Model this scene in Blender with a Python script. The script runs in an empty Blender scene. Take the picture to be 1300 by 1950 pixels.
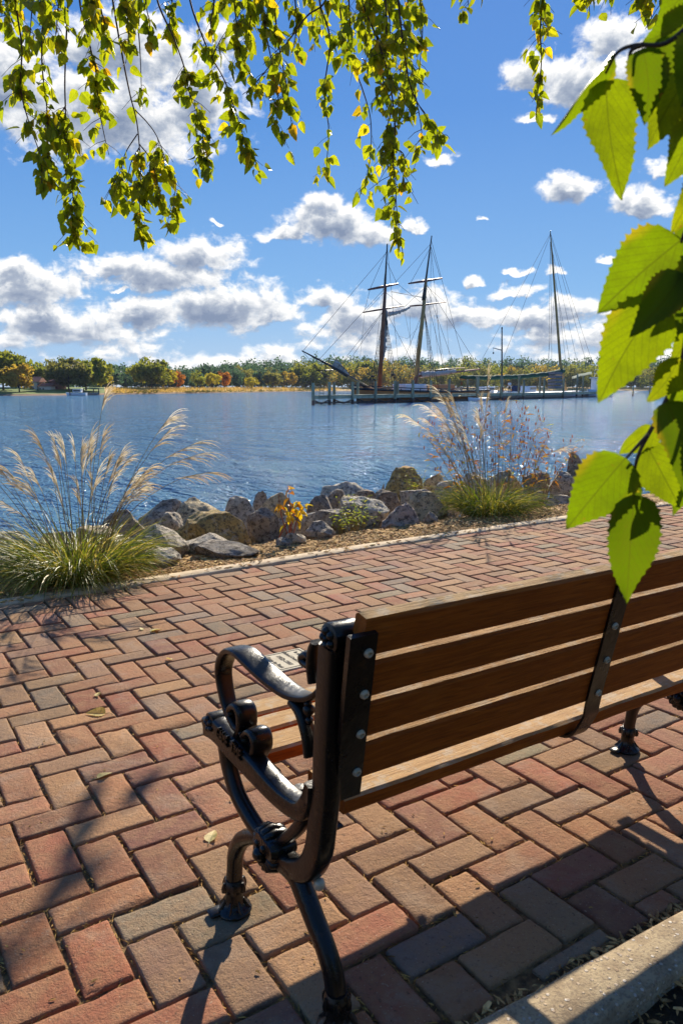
import bpy, math, random
import numpy as np
from mathutils import Vector, Matrix, noise

random.seed(7)
RNG = np.random.default_rng(7)
SC = bpy.context.scene
COL = SC.collection

# ------------------------------------------------------------------ camera
# X runs along the bench, Y towards the water, Z up; the paving is z = 0
EYE = np.array([0.0, 0.0, 1.2])
FPX, CX, CY, YH = 1430.0, 650.0, 975.0, 738.0
PITCH = math.atan((CY - YH) / FPX)
HF = math.hypot(FPX, CY - YH)
YAW = math.atan(2230.0 / HF)
FH = np.array([math.cos(YAW), math.sin(YAW), 0.0])
RT = np.array([math.sin(YAW), -math.cos(YAW), 0.0])
FW = FH * math.cos(PITCH) - np.array([0, 0, 1.0]) * math.sin(PITCH)
UPV = FH * math.sin(PITCH) + np.array([0, 0, 1.0]) * math.cos(PITCH)
cam = bpy.data.cameras.new("camera")
cam.sensor_width = 36.0
cam.lens = FPX / 1950.0 * 36.0
cam.clip_start = 0.05
cam.clip_end = 6000.0
cam.dof.use_dof = True
cam.dof.focus_distance = 9.0
cam.dof.aperture_fstop = 13.0
camo = bpy.data.objects.new("camera", cam)
COL.objects.link(camo)
camo.matrix_world = Matrix(((RT[0], UPV[0], -FW[0], EYE[0]), (RT[1], UPV[1], -FW[1], EYE[1]),
                            (RT[2], UPV[2], -FW[2], EYE[2]), (0, 0, 0, 1)))
SC.camera = camo


def ray(x, y):
    d = FW * FPX + RT * (x - CX) - UPV * (y - CY)
    return d / np.linalg.norm(d)


def atz(x, y, z=0.0):
    d = ray(x, y)
    return EYE + d * ((z - EYE[2]) / d[2])


def atY(x, y, Y):
    d = ray(x, y)
    return EYE + d * (Y / d[1])


def atdist(x, y, D):
    """point on the sight line at horizontal distance D"""
    d = ray(x, y)
    return EYE + d * (D / math.hypot(d[0], d[1]))


# ------------------------------------------------------------------ sun, sky, exposure
SUN_AZ, SUN_EL = math.radians(47.0), math.radians(29.4)      # azimuth measured from +X towards +Y
SUND = np.array([math.cos(SUN_AZ) * math.cos(SUN_EL), math.sin(SUN_AZ) * math.cos(SUN_EL), math.sin(SUN_EL)])
sl = bpy.data.lights.new("sun", 'SUN')
sl.energy = 4.45
sl.angle = math.radians(0.53)
sl.color = (1.0, 0.9, 0.74)
so = bpy.data.objects.new("sun", sl)
COL.objects.link(so)
so.rotation_euler = Vector(-SUND).to_track_quat('-Z', 'Y').to_euler()
SC.view_settings.view_transform = 'Standard'
SC.view_settings.look = 'None'
SC.view_settings.gamma = 1.0
SC.view_settings.exposure = 0.95

world = bpy.data.worlds.new("World")
SC.world = world
world.use_nodes = True
world.cycles.sampling_method = 'MANUAL'
world.cycles.sample_map_resolution = 512


class NT:
    """tiny node-tree helper"""
    def __init__(s, nt):
        s.nt = nt

    def n(s, t, **kw):
        nd = s.nt.nodes.new(t)
        for k, v in kw.items():
            setattr(nd, k, v)
        return nd

    def link(s, a, b):
        s.nt.links.new(a, b)

    def put(s, v, sock):
        if isinstance(v, bpy.types.NodeSocket):
            s.link(v, sock)
        else:
            sock.default_value = v

    def m(s, op, a, b=0.0, c=0.0, clamp=False):
        nd = s.n('ShaderNodeMath', operation=op, use_clamp=clamp)
        s.put(a, nd.inputs[0]); s.put(b, nd.inputs[1])
        if op in ('MULTIPLY_ADD', 'SMOOTH_MAX', 'SMOOTH_MIN'):
            s.put(c, nd.inputs[2])
        return nd.outputs[0]

    def mix(s, f, a, b, blend='MIX'):
        nd = s.n('ShaderNodeMix', data_type='RGBA', blend_type=blend)
        s.put(f, nd.inputs['Factor'])
        for v, k in ((a, 6), (b, 7)):
            if isinstance(v, tuple) and len(v) == 3:
                v = v + (1.0,)
            s.put(v, nd.inputs[k])
        return nd.outputs[2]

    def smooth(s, v, lo, hi, a=0.0, b=1.0):
        nd = s.n('ShaderNodeMapRange', interpolation_type='SMOOTHSTEP')
        s.put(v, nd.inputs[0])
        for i, q in enumerate((lo, hi, a, b)):
            s.put(q, nd.inputs[i + 1])
        return nd.outputs[0]

    def lin(s, v, lo, hi, a=0.0, b=1.0):
        nd = s.n('ShaderNodeMapRange')
        s.put(v, nd.inputs[0])
        for i, q in enumerate((lo, hi, a, b)):
            s.put(q, nd.inputs[i + 1])
        return nd.outputs[0]

    def noise(s, vec, scale, detail=4.0, rough=0.55, dist=0.0, out='Fac'):
        nd = s.n('ShaderNodeTexNoise')
        if vec is not None:
            s.link(vec, nd.inputs['Vector'])
        nd.inputs['Scale'].default_value = scale
        nd.inputs['Detail'].default_value = detail
        nd.inputs['Roughness'].default_value = rough
        nd.inputs['Distortion'].default_value = dist
        return nd.outputs[out]

    def ramp(s, fac, stops):
        nd = s.n('ShaderNodeValToRGB')
        el = nd.color_ramp.elements
        while len(el) < len(stops):
            el.new(0.5)
        for e, (p, c) in zip(el, stops):
            e.position = p
            e.color = tuple(c) + (1.0,)
        s.put(fac, nd.inputs[0])
        return nd.outputs[0]


def sky_uv(x, y):
    d = ray(x, y)
    return math.atan2(d @ RT, d @ FH), math.asin(d[2])


# cumulus: centre x, centre y, half width, half height (towards the top) of each puff
PUFFS = [(190, 235, 270, 150), (385, 195, 105, 125), (20, 160, 140, 130), (230, 100, 200, 100), (420, 60, 60, 45),
         (1085, 165, 120, 75), (1175, 80, 85, 75), (1010, 140, 65, 60), (1015, 218, 60, 25), (1240, 130, 110, 90),
         (1085, 370, 72, 44), (1215, 392, 82, 40), (1265, 318, 55, 34),
         (640, 440, 130, 58), (555, 446, 70, 26), (620, 398, 50, 36), (705, 450, 64, 44), (790, 428, 32, 22),
         (50, 548, 140, 62), (225, 510, 100, 38), (390, 495, 96, 54), (320, 535, 140, 50), (430, 592, 150, 62),
         (90, 610, 150, 44), (250, 600, 130, 46), (520, 605, 85, 42), (15, 520, 60, 34),
         (625, 575, 80, 42), (690, 616, 110, 52), (790, 594, 115, 50),
         (975, 560, 52, 20), (905, 534, 38, 17), (1050, 520, 32, 16), (1150, 508, 32, 14), (990, 524, 28, 11),
         (1010, 610, 180, 30), (1090, 592, 95, 26), (870, 606, 70, 26),
         (845, 294, 40, 16), (405, 424, 18, 8), (910, 408, 18, 9), (240, 549, 24, 10)]

W = NT(world.node_tree)
for nd in list(world.node_tree.nodes):
    world.node_tree.nodes.remove(nd)

grp = bpy.data.node_groups.new("cumulus", 'ShaderNodeTree')
grp.interface.new_socket("u", in_out='INPUT', socket_type='NodeSocketFloat')
grp.interface.new_socket("v", in_out='INPUT', socket_type='NodeSocketFloat')
grp.interface.new_socket("density", in_out='OUTPUT', socket_type='NodeSocketFloat')
G = NT(grp)
gi, go = G.n('NodeGroupInput'), G.n('NodeGroupOutput')
gu, gv = gi.outputs[0], gi.outputs[1]
cmb = G.n('ShaderNodeCombineXYZ')
G.link(gu, cmb.inputs[0]); G.link(gv, cmb.inputs[1])
wv = G.noise(cmb.outputs[0], 11.0, 2.0, 0.5, out='Color')
sep = G.n('ShaderNodeSeparateXYZ')
G.link(wv, sep.inputs[0])
wu = G.m('ADD', gu, G.m('MULTIPLY', G.m('SUBTRACT', sep.outputs[0], 0.5), 0.05))
wvv = G.m('ADD', gv, G.m('MULTIPLY', G.m('SUBTRACT', sep.outputs[1], 0.5), 0.035))
wv2 = G.noise(cmb.outputs[0], 42.0, 3.0, 0.6, out='Color')
sep2 = G.n('ShaderNodeSeparateXYZ')
G.link(wv2, sep2.inputs[0])
wu = G.m('ADD', wu, G.m('MULTIPLY', G.m('SUBTRACT', sep2.outputs[0], 0.5), 0.030))
wvv = G.m('ADD', wvv, G.m('MULTIPLY', G.m('SUBTRACT', sep2.outputs[1], 0.5), 0.024))
acc = None
for (px, py, hw, hh) in PUFFS:
    u0, v0 = sky_uv(px, py)
    ww = abs(sky_uv(px + hw, py)[0] - sky_uv(px - hw, py)[0]) / 2
    h2 = abs(sky_uv(px, py - hh)[1] - sky_uv(px, py + hh)[1]) / 2
    a = G.m('MULTIPLY', G.m('SUBTRACT', wu, u0), 1 / ww)
    b = G.m('SUBTRACT', wvv, v0)
    up = G.m('MULTIPLY', G.m('MAXIMUM', b, 0.0), 1 / h2)
    dn = G.m('MULTIPLY', G.m('MINIMUM', b, 0.0), 1.75 / h2)
    r2 = G.m('MULTIPLY_ADD', a, a, G.m('MULTIPLY_ADD', up, up, G.m('MULTIPLY', dn, dn)))
    val = G.m('SUBTRACT', 1.0, G.m('SQRT', r2))
    acc = val if acc is None else G.m('MAXIMUM', acc, val)
# low ragged banks towards the horizon
cm2 = G.n('ShaderNodeCombineXYZ')
G.link(gu, cm2.inputs[0])
G.link(G.m('MULTIPLY', gv, 3.6), cm2.inputs[1])
bank = G.noise(cm2.outputs[0], 7.0, 3.0, 0.5)
vtop = sky_uv(650, 520)[1]
vmid = sky_uv(650, 610)[1]
bw = G.m('MULTIPLY', G.smooth(gv, vtop, vmid), 1.0)
bankd = G.m('ADD', G.m('MULTIPLY', G.m('SUBTRACT', bank, 0.415), 2.6), G.m('MULTIPLY', G.m('SUBTRACT', bw, 1.0), 2.0))
acc = G.m('MAXIMUM', acc, bankd)
acc = G.m('MAXIMUM', acc, -1.0)
cm3 = G.n('ShaderNodeCombineXYZ')
G.link(gu, cm3.inputs[0])
G.link(G.m('MULTIPLY', gv, 1.35), cm3.inputs[1])
det = G.noise(cm3.outputs[0], 34.0, 8.0, 0.64, 0.25)
big = G.noise(cm3.outputs[0], 13.0, 3.0, 0.55)
dens = G.m('ADD', acc, G.m('MULTIPLY', G.m('SUBTRACT', det, 0.5), 1.5))
dens = G.m('ADD', dens, G.m('MULTIPLY', G.m('SUBTRACT', big, 0.5), 1.2))
G.link(dens, go.inputs[0])

tc = W.n('ShaderNodeTexCoord')


def wdot(v):
    nd = W.n('ShaderNodeVectorMath', operation='DOT_PRODUCT')
    W.link(tc.outputs['Generated'], nd.inputs[0])
    nd.inputs[1].default_value = tuple(v)
    return nd.outputs['Value']


U = W.m('ARCTAN2', wdot(RT), wdot(FH))
V = W.m('ARCSINE', wdot((0, 0, 1)))


def cloud(u, v):
    g = W.n('ShaderNodeGroup')
    g.node_tree = grp
    W.link(u, g.inputs[0]); W.link(v, g.inputs[1])
    return g.outputs[0]


d0 = cloud(U, V)
d1 = cloud(W.m('ADD', U, 0.003), W.m('ADD', V, 0.010))       # a step towards the sun
fac = W.smooth(d0, -0.02, 0.48)
fac = W.m('MULTIPLY', fac, W.smooth(V, -0.005, 0.012))
relief = W.m('MULTIPLY', W.m('SUBTRACT', d0, d1), 0.95)      # faces turned to the sun are bright, undersides grey
lit = W.m('ADD', 0.70, relief)
lit = W.m('SUBTRACT', lit, W.m('MULTIPLY', W.smooth(d0, 0.32, 1.05), 0.72))
lit = W.m('MINIMUM', W.m('MAXIMUM', lit, 0.0), 1.0)
ccol = W.ramp(lit, [(0.0, (0.20, 0.255, 0.37)), (0.35, (0.36, 0.41, 0.50)), (0.62, (0.68, 0.70, 0.73)), (0.88, (1.0, 0.98, 0.94))])
sky = W.n('ShaderNodeTexSky', sky_type='NISHITA')
sky.sun_disc = False
sky.sun_elevation = SUN_EL
sky.sun_rotation = math.pi / 2 - SUN_AZ
sky.air_density = 1.0
sky.dust_density = 0.15
sky.ozone_density = 4.5
grad = W.ramp(W.lin(V, 0.0, 0.60), [(0.0, (0.235, 0.335, 0.47)), (0.20, (0.112, 0.245, 0.45)), (0.55, (0.046, 0.155, 0.40)), (1.0, (0.026, 0.108, 0.35))])
skyc = W.mix(1.0, sky.outputs[0], (0.06, 0.06, 0.06), 'MULTIPLY')
skyc = W.mix(0.88, skyc, grad)
skyc = W.mix(W.smooth(V, -0.06, -0.004), (0.03, 0.03, 0.03), skyc)
bg1, bg2 = W.n('ShaderNodeBackground'), W.n('ShaderNodeBackground')
W.link(W.mix(1.0, skyc, (9.5, 9.5, 9.5), 'MULTIPLY'), bg1.inputs[0]); bg1.inputs[1].default_value = 0.1
W.link(ccol, bg2.inputs[0]); bg2.inputs[1].default_value = 0.63
mx = W.n('ShaderNodeMixShader')
W.link(fac, mx.inputs[0]); W.link(bg1.outputs[0], mx.inputs[1]); W.link(bg2.outputs[0], mx.inputs[2])
wo = W.n('ShaderNodeOutputWorld')
W.link(mx.outputs[0], wo.inputs[0])


# ------------------------------------------------------------------ materials
def newmat(name):
    m = bpy.data.materials.new(name)
    m.use_nodes = True
    t = NT(m.node_tree)
    b = m.node_tree.nodes['Principled BSDF']
    return m, t, b


def setb(b, rough=0.6, metal=0.0, spec=0.5, coat=0.0):
    b.inputs['Roughness'].default_value = rough
    b.inputs['Metallic'].default_value = metal
    b.inputs['Specular IOR Level'].default_value = spec
    b.inputs['Coat Weight'].default_value = coat


def mottled(name, c1, c2, scale=8.0, rough=0.8, bump=0.0, bscale=40.0, metal=0.0, spec=0.3, coat=0.0, tint=False,
            stretch=None, detail=5.0, bdist=0.02, lo=0.35, hi=0.65):
    """two real colours mixed by noise, optional bump, optional per-vertex colour multiplier"""
    m, t, b = newmat(name)
    setb(b, rough, metal, spec, coat)
    tcn = t.n('ShaderNodeTexCoord')
    vec = tcn.outputs['Object']
    if stretch:
        mp = t.n('ShaderNodeMapping')
        mp.inputs['Scale'].default_value = stretch
        t.link(vec, mp.inputs[0])
        vec = mp.outputs[0]
    f = t.smooth(t.noise(vec, scale, detail, 0.6), lo, hi)
    c = t.mix(f, c1, c2)
    if tint:
        at = t.n('ShaderNodeAttribute', attribute_name='tint')
        c = t.mix(1.0, c, at.outputs['Color'], 'MULTIPLY')
    t.link(c, b.inputs['Base Color'])
    if bump:
        bn = t.n('ShaderNodeBump')
        bn.inputs['Strength'].default_value = bump
        bn.inputs['Distance'].default_value = bdist
        t.link(t.noise(vec, bscale, 6.0, 0.65), bn.inputs['Height'])
        t.link(bn.outputs[0], b.inputs['Normal'])
    return m


def leafmat(name, stops, transl=0.5, rough=0.45, veins=False, spec=0.35, glow=(1.9, 1.75, 0.9)):
    """leaf: colour from the 'tint' value of each leaf, light passes through"""
    m, t, b = newmat(name)
    setb(b, rough, 0.0, spec)
    at = t.n('ShaderNodeAttribute', attribute_name='tint')
    c = t.ramp(at.outputs['Fac'], stops)
    tcn = t.n('ShaderNodeTexCoord')
    c = t.mix(t.m('MULTIPLY', t.smooth(t.noise(tcn.outputs['Object'], 38.0, 5.0, 0.65), .38, .72), 0.6), c, (0.065, 0.095, 0.005))
    if veins:
        uv = t.n('ShaderNodeUVMap')
        uv.uv_map = 'UVMap'
        sp = t.n('ShaderNodeSeparateXYZ')
        t.link(uv.outputs[0], sp.inputs[0])
        au = t.m('ABSOLUTE', t.m('SUBTRACT', sp.outputs[0], 0.5))
        mid = t.smooth(au, 0.004, 0.018, 1.0, 0.0)
        ph = t.m('SUBTRACT', t.m('MULTIPLY', sp.outputs[1], 9.0), t.m('MULTIPLY', au, 9.0))
        fr = t.m('ABSOLUTE', t.m('SUBTRACT', t.m('FRACT', ph), 0.5))
        side = t.m('MULTIPLY', t.smooth(fr, 0.02, 0.09, 1.0, 0.0), 0.55)
        vr = t.n('ShaderNodeTexVoronoi', feature='DISTANCE_TO_EDGE')
        vr.inputs['Scale'].default_value = 230.0
        t.link(tcn.outputs['Object'], vr.inputs['Vector'])
        c = t.mix(t.smooth(vr.outputs['Distance'], 0.0, 0.10, 0.30, 0.0), c, (0.07, 0.09, 0.006))
        c = t.mix(t.m('MULTIPLY', t.smooth(t.noise(tcn.outputs['Object'], 75.0, 4.0, .6), .66, .72), .8), c, (0.16, 0.075, 0.015))
        c = t.mix(t.m('MULTIPLY', t.m('MULTIPLY', t.smooth(au, 0.30, 0.5), 0.45), t.smooth(t.noise(tcn.outputs['Object'], 16.0, 3.0), .45, .6)), c, (0.34, 0.22, 0.02))
        c = t.mix(t.m('MULTIPLY', t.m('MAXIMUM', mid, side), 0.75), c, (0.055, 0.075, 0.006))
        bn = t.n('ShaderNodeBump')
        bn.inputs['Strength'].default_value = 0.5
        bn.inputs['Distance'].default_value = 0.002
        t.link(t.m('MAXIMUM', mid, side), bn.inputs['Height'])
        t.link(bn.outputs[0], b.inputs['Normal'])
    t.link(c, b.inputs['Base Color'])
    tr = t.n('ShaderNodeBsdfTranslucent')
    t.link(t.mix(1.0, c, glow, 'MULTIPLY'), tr.inputs[0])
    mxs = t.n('ShaderNodeMixShader')
    mxs.inputs[0].default_value = transl
    out = m.node_tree.nodes['Material Output']
    t.link(b.outputs[0], mxs.inputs[1]); t.link(tr.outputs[0], mxs.inputs[2])
    t.link(mxs.outputs[0], out.inputs['Surface'])
    return m


def text_mesh(o):
    """turn lettering into plain mesh"""
    dg = bpy.context.evaluated_depsgraph_get()
    me = bpy.data.meshes.new_from_object(o.evaluated_get(dg))
    n = bpy.data.objects.new(o.name, me)
    COL.objects.link(n)
    n.parent = o.parent
    n.matrix_basis = o.matrix_basis
    old = o.name
    bpy.data.objects.remove(o)
    n.name = old
    return n


# ------------------------------------------------------------------ mesh building
class MB:
    def __init__(s):
        s.v, s.f, s.mi, s.tint, s.uv = [], [], [], [], None
        s.nv = 0

    def add(s, verts, faces, mi=0, tint=None):
        verts = np.asarray(verts, float).reshape(-1, 3)
        off = s.nv
        s.v.append(verts)
        s.nv += len(verts)
        s.f.extend([tuple(i + off for i in f) for f in faces])
        s.mi.extend([mi] * len(faces))
        if tint is None:
            tint = (1, 1, 1)
        tt = np.asarray(tint, float)
        if tt.ndim == 1:
            tt = np.tile(tt, (len(verts), 1))
        s.tint.append(tt)
        return off

    def box(s, c, size, axes=None, mi=0, bevel=0.0, tint=None):
        """oriented box, optionally with chamfered edges"""
        c = np.asarray(c, float)
        A = np.eye(3) if axes is None else np.asarray(axes, float)
        h = np.asarray(size, float) / 2
        if bevel <= 0:
            P = [c + A[0] * h[0] * i + A[1] * h[1] * j + A[2] * h[2] * k for i in (-1, 1) for j in (-1, 1) for k in (-1, 1)]
            s.add(P, [(0, 1, 3, 2), (4, 6, 7, 5), (0, 4, 5, 1), (2, 3, 7, 6), (0, 2, 6, 4), (1, 5, 7, 3)], mi, tint)
            return
        rings = []
        bv = bevel
        for k, ins in ((-1, bv), (-1, 0), (1, 0), (1, bv)):
            z = k * h[2] if ins else k * (h[2] - bv)
            x, y = h[0] - ins, h[1] - ins
            e = bv * 0.7
            ring = [(-x + e, -y), (x - e, -y), (x, -y + e), (x, y - e), (x - e, y), (-x + e, y), (-x, y - e), (-x, -y + e)]
            rings.append([c + A[0] * p[0] + A[1] * p[1] + A[2] * z for p in ring])
        P = [p for r in rings for p in r]
        F = [tuple(range(7, -1, -1)), tuple(range(24, 32))]
        for r in range(3):
            for i in range(8):
                j = (i + 1) % 8
                F.append((r * 8 + i, r * 8 + j, r * 8 + 8 + j, r * 8 + 8 + i))
        s.add(P, F, mi, tint)

    def tube(s, path, rad, seg=8, mi=0, caps=True, tint=None):
        path = np.asarray(path, float)
        n = len(path)
        rad = np.full(n, rad) if np.isscalar(rad) else np.asarray(rad, float)
        tan = np.gradient(path, axis=0)
        tan /= np.linalg.norm(tan, axis=1)[:, None] + 1e-12
        ref = np.array([0, 0, 1.0]) if abs(tan[0][2]) < 0.9 else np.array([1.0, 0, 0])
        u = np.cross(tan[0], ref); u /= np.linalg.norm(u)
        ang = np.linspace(0, 2 * math.pi, seg, endpoint=False)
        P = []
        for i in range(n):
            u = u - tan[i] * (u @ tan[i]); u /= np.linalg.norm(u) + 1e-12
            w = np.cross(tan[i], u)
            P.append(path[i] + rad[i] * (np.cos(ang)[:, None] * u + np.sin(ang)[:, None] * w))
        P = np.concatenate(P)
        F = []
        for i in range(n - 1):
            for a in range(seg):
                b = (a + 1) % seg
                F.append((i * seg + a, i * seg + b, (i + 1) * seg + b, (i + 1) * seg + a))
        if caps and seg > 2:
            F.append(tuple(range(seg - 1, -1, -1)))
            F.append(tuple(range((n - 1) * seg, n * seg)))
        s.add(P, F, mi, tint)

    def lathe(s, prof, c, axes, seg=16, mi=0, tint=None):
        """prof: (radius, height) pairs along axes[2]"""
        A = np.asarray(axes, float)
        c = np.asarray(c, float)
        ang = np.linspace(0, 2 * math.pi, seg, endpoint=False)
        P, F = [], []
        for r, h in prof:
            P += [c + A[2] * h + r * (A[0] * math.cos(a) + A[1] * math.sin(a)) for a in ang]
        for i in range(len(prof) - 1):
            for a in range(seg):
                b = (a + 1) % seg
                F.append((i * seg + a, i * seg + b, (i + 1) * seg + b, (i + 1) * seg + a))
        F.append(tuple(range(seg - 1, -1, -1)))
        F.append(tuple(range((len(prof) - 1) * seg, len(prof) * seg)))
        s.add(P, F, mi, tint)

    def build(s, name, mats, parent=None, origin=(0, 0, 0), smooth=False, loc=None, auto=None):
        me = bpy.data.meshes.new(name)
        Vv = np.concatenate(s.v) - np.asarray(origin, float)
        me.from_pydata(Vv.tolist(), [], s.f)
        if not isinstance(mats, (list, tuple)):
            mats = [mats]
        for m in mats:
            me.materials.append(m)
        me.polygons.foreach_set('material_index', s.mi)
        if smooth:
            me.polygons.foreach_set('use_smooth', [True] * len(s.f))
        T = np.concatenate(s.tint)
        at = me.attributes.new('tint', 'FLOAT_COLOR', 'POINT')
        at.data.foreach_set('color', np.c_[T, np.ones(len(T))].astype(np.float32).ravel())
        if s.uv is not None:
            ul = me.uv_layers.new(name='UVMap')
            idx = np.zeros(len(me.loops), np.int32)
            me.loops.foreach_get('vertex_index', idx)
            ul.data.foreach_set('uv', np.asarray(s.uv, np.float32)[idx].ravel())
        me.update()
        if auto is not None:
            me.polygons.foreach_set('use_smooth', [True] * len(s.f))
            me.set_sharp_from_angle(angle=math.radians(auto))
        o = bpy.data.objects.new(name, me)
        COL.objects.link(o)
        if parent is not None:
            o.parent = parent
        o.location = (0, 0, 0) if parent is not None else tuple(origin)
        return o


def tag(o, label=None, cat=None, group=None, kind=None):
    if label: o['label'] = label
    if cat: o['category'] = cat
    if group: o['group'] = group
    if kind: o['kind'] = kind
    return o


def thing(name, label, cat, loc, group=None):
    o = bpy.data.objects.new(name, None)
    COL.objects.link(o)
    o.location = tuple(float(q) for q in loc)
    o.empty_display_size = 0.2
    return tag(o, label, cat, group)


def smooth_path(pts, n=6):
    """Catmull-Rom through the points"""
    p = np.asarray(pts, float)
    q = np.vstack([2 * p[0] - p[1], p, 2 * p[-1] - p[-2]])
    out = []
    for i in range(1, len(q) - 2):
        for k in range(n):
            t = k / n
            out.append(0.5 * ((2 * q[i]) + (-q[i - 1] + q[i + 1]) * t + (2 * q[i - 1] - 5 * q[i] + 4 * q[i + 1] - q[i + 2]) * t * t
                              + (-q[i - 1] + 3 * q[i] - 3 * q[i + 1] + q[i + 2]) * t ** 3))
    out.append(q[-2])
    return np.array(out)


def grid_mesh(name, X, Y, Z, mat, smooth=True, tint=None):
    n, m = X.shape
    mb = MB()
    F = [(i * m + j, (i + 1) * m + j, (i + 1) * m + j + 1, i * m + j + 1) for i in range(n - 1) for j in range(m - 1)]
    mb.add(np.c_[X.ravel(), Y.ravel(), Z.ravel()], F)
    return mb.build(name, mat, smooth=smooth)




# ================================================================== THE SETTING
KX = [-6, -2, 0, 0.6, 1.38, 3.19, 5.48, 9, 30]
KY = [3.85, 4.2, 4.36, 4.41, 4.444, 4.54, 4.58, 4.62, 4.75]


def kerbY(x):
    return float(np.interp(x, KX, KY))


def nearY(x):                       # brick edge of the near kerb
    return 0.955 - 0.048 * (x - 0.3)


def nz(p, s=1.0, o=0.0):
    return noise.noise(Vector((p[0] * s + o, p[1] * s - o, (p[2] if len(p) > 2 else 0.0) * s + 0.37 * o)))


# ---- water
m_water, t, b = newmat("river_water")
setb(b, 0.06, 0.0, 0.3)
b.inputs['IOR'].default_value = 1.20
b.inputs['Specular Tint'].default_value = (0.50, 0.74, 1.0, 1)
b.inputs['Base Color'].default_value = (0.060, 0.185, 0.320, 1)
tcn = t.n('ShaderNodeTexCoord')
mp = t.n('ShaderNodeMapping')
mp.inputs['Rotation'].default_value = (0, 0, math.radians(20))
mp.inputs['Scale'].default_value = (1.0, 0.55, 1.0)
t.link(tcn.outputs['Object'], mp.inputs[0])
h1 = t.noise(mp.outputs[0], 3.4, 3.0, 0.5, 0.8)
h2 = t.noise(mp.outputs[0], 0.6, 2.0, 0.5, 0.5)
h3 = t.noise(mp.outputs[0], 11.0, 2.0, 0.5, 0.5)
hh = t.m('ADD', t.m('ADD', t.m('MULTIPLY', h1, 0.36), t.m('MULTIPLY', h2, 0.9)), t.m('MULTIPLY', h3, 0.13))
bn = t.n('ShaderNodeBump')
bn.inputs['Strength'].default_value = 1.0
bn.inputs['Distance'].default_value = 0.75
t.link(hh, bn.inputs['Height'])
t.link(bn.outputs[0], b.inputs['Normal'])
dfw = t.n('ShaderNodeBsdfDiffuse')                 # plain blue diffuse mixed in to tone down the sun's glare
dfw.inputs[0].default_value = (0.095, 0.195, 0.285, 1)
t.link(bn.outputs[0], dfw.inputs['Normal'])
mxw = t.n('ShaderNodeMixShader')
mxw.inputs[0].default_value = 0.43
t.link(b.outputs[0], mxw.inputs[1]); t.link(dfw.outputs[0], mxw.inputs[2])
t.link(mxw.outputs[0], m_water.node_tree.nodes['Material Output'].inputs['Surface'])
WZ = -0.6
mb = MB()
mb.add([(-2500, 5.5, WZ), (3500, 5.5, WZ), (3500, 3000, WZ), (-2500, 3000, WZ)], [(0, 1, 2, 3)])
tag(mb.build("water", m_water), kind='structure')

# ---- bank of soil and mulch between the path and the rocks
m_soil = mottled("mulch_soil", (0.56, 0.36, 0.14), (0.26, 0.15, 0.055), 9.0, 0.95, 0.9, 60.0, bdist=0.03)


def bankz(x, y):
    yk = kerbY(x) + 0.12
    d = y - yk
    z = -0.012
    if d > 0.5:
        z -= 0.22 * (d - 0.5) + 0.05 * max(0, d - 1.8)
    z = max(z, -1.6)
    return z + 0.022 * nz((x, y), 2.2) * min(1, max(0, d * 3)) + 0.012 * nz((x, y), 7.0) * min(1, max(0, d * 4))


xs = np.concatenate([np.arange(-6, 9, 0.09), np.arange(9, 36, 0.6)])
ds = np.concatenate([np.arange(0, 1.2, 0.05), np.arange(1.2, 9, 0.3)])
X = np.repeat(xs[:, None], len(ds), 1)
Y = np.array([[kerbY(x) + 0.11 + d for d in ds] for x in xs])
Z = np.array([[bankz(X[i, j], Y[i, j]) for j in range(len(ds))] for i in range(len(xs))])
tag(grid_mesh("soil_bank", X, Y, Z, m_soil), kind='structure')

# ---- ground under and around the path (one sheet, lower than the bricks)
m_sand = mottled("joint_sand", (0.30, 0.185, 0.08), (0.085, 0.05, 0.024), 30.0, 0.95, 0.8, 90.0, bdist=0.012)
mb = MB()
P = [(x, -0.02 + 0.0, 0) for x in ()]
top = [(x, kerbY(x) + 0.06, -0.012) for x in KX]
low = [(x, nearY(x) - 0.10, -0.012) for x in KX]
nK = len(KX)
mb.add(low + top, [(i, i + 1, nK + i + 1, nK + i) for i in range(nK - 1)])
tag(mb.build("path_bed", m_sand), kind='structure')

m_dirt = mottled("garden_soil", (0.12, 0.075, 0.035), (0.03, 0.02, 0.011), 7.0, 0.95, 1.0, 45.0, bdist=0.05)
xs2 = np.concatenate([[-500, -60], np.arange(-6, -0.5, .5), np.arange(-0.5, 3.2, 0.035), np.arange(3.2, 30, 1.0), [60, 500]])
ys2 = np.concatenate([[0.0], np.arange(0.06, 0.8, 0.035)])
X = np.repeat(xs2[:, None], len(ys2), 1)
off = np.array([nearY(min(max(x, -6), 12)) - 0.125 for x in xs2])
Y = off[:, None] - np.cumsum(np.concatenate([[0], np.diff(ys2)]))[None, :]
Y[:, -1] = -500.0
Y[:, -2] = -8.0
Z = np.array([[-0.035 + 0.030 * nz((X[i, j], Y[i, j]), 6.0) + 0.014 * nz((X[i, j], Y[i, j]), 17.0) for j in range(len(ys2))] for i in range(len(xs2))])
tag(grid_mesh("garden_bed", X, Y, Z, m_dirt), kind='structure')

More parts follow.
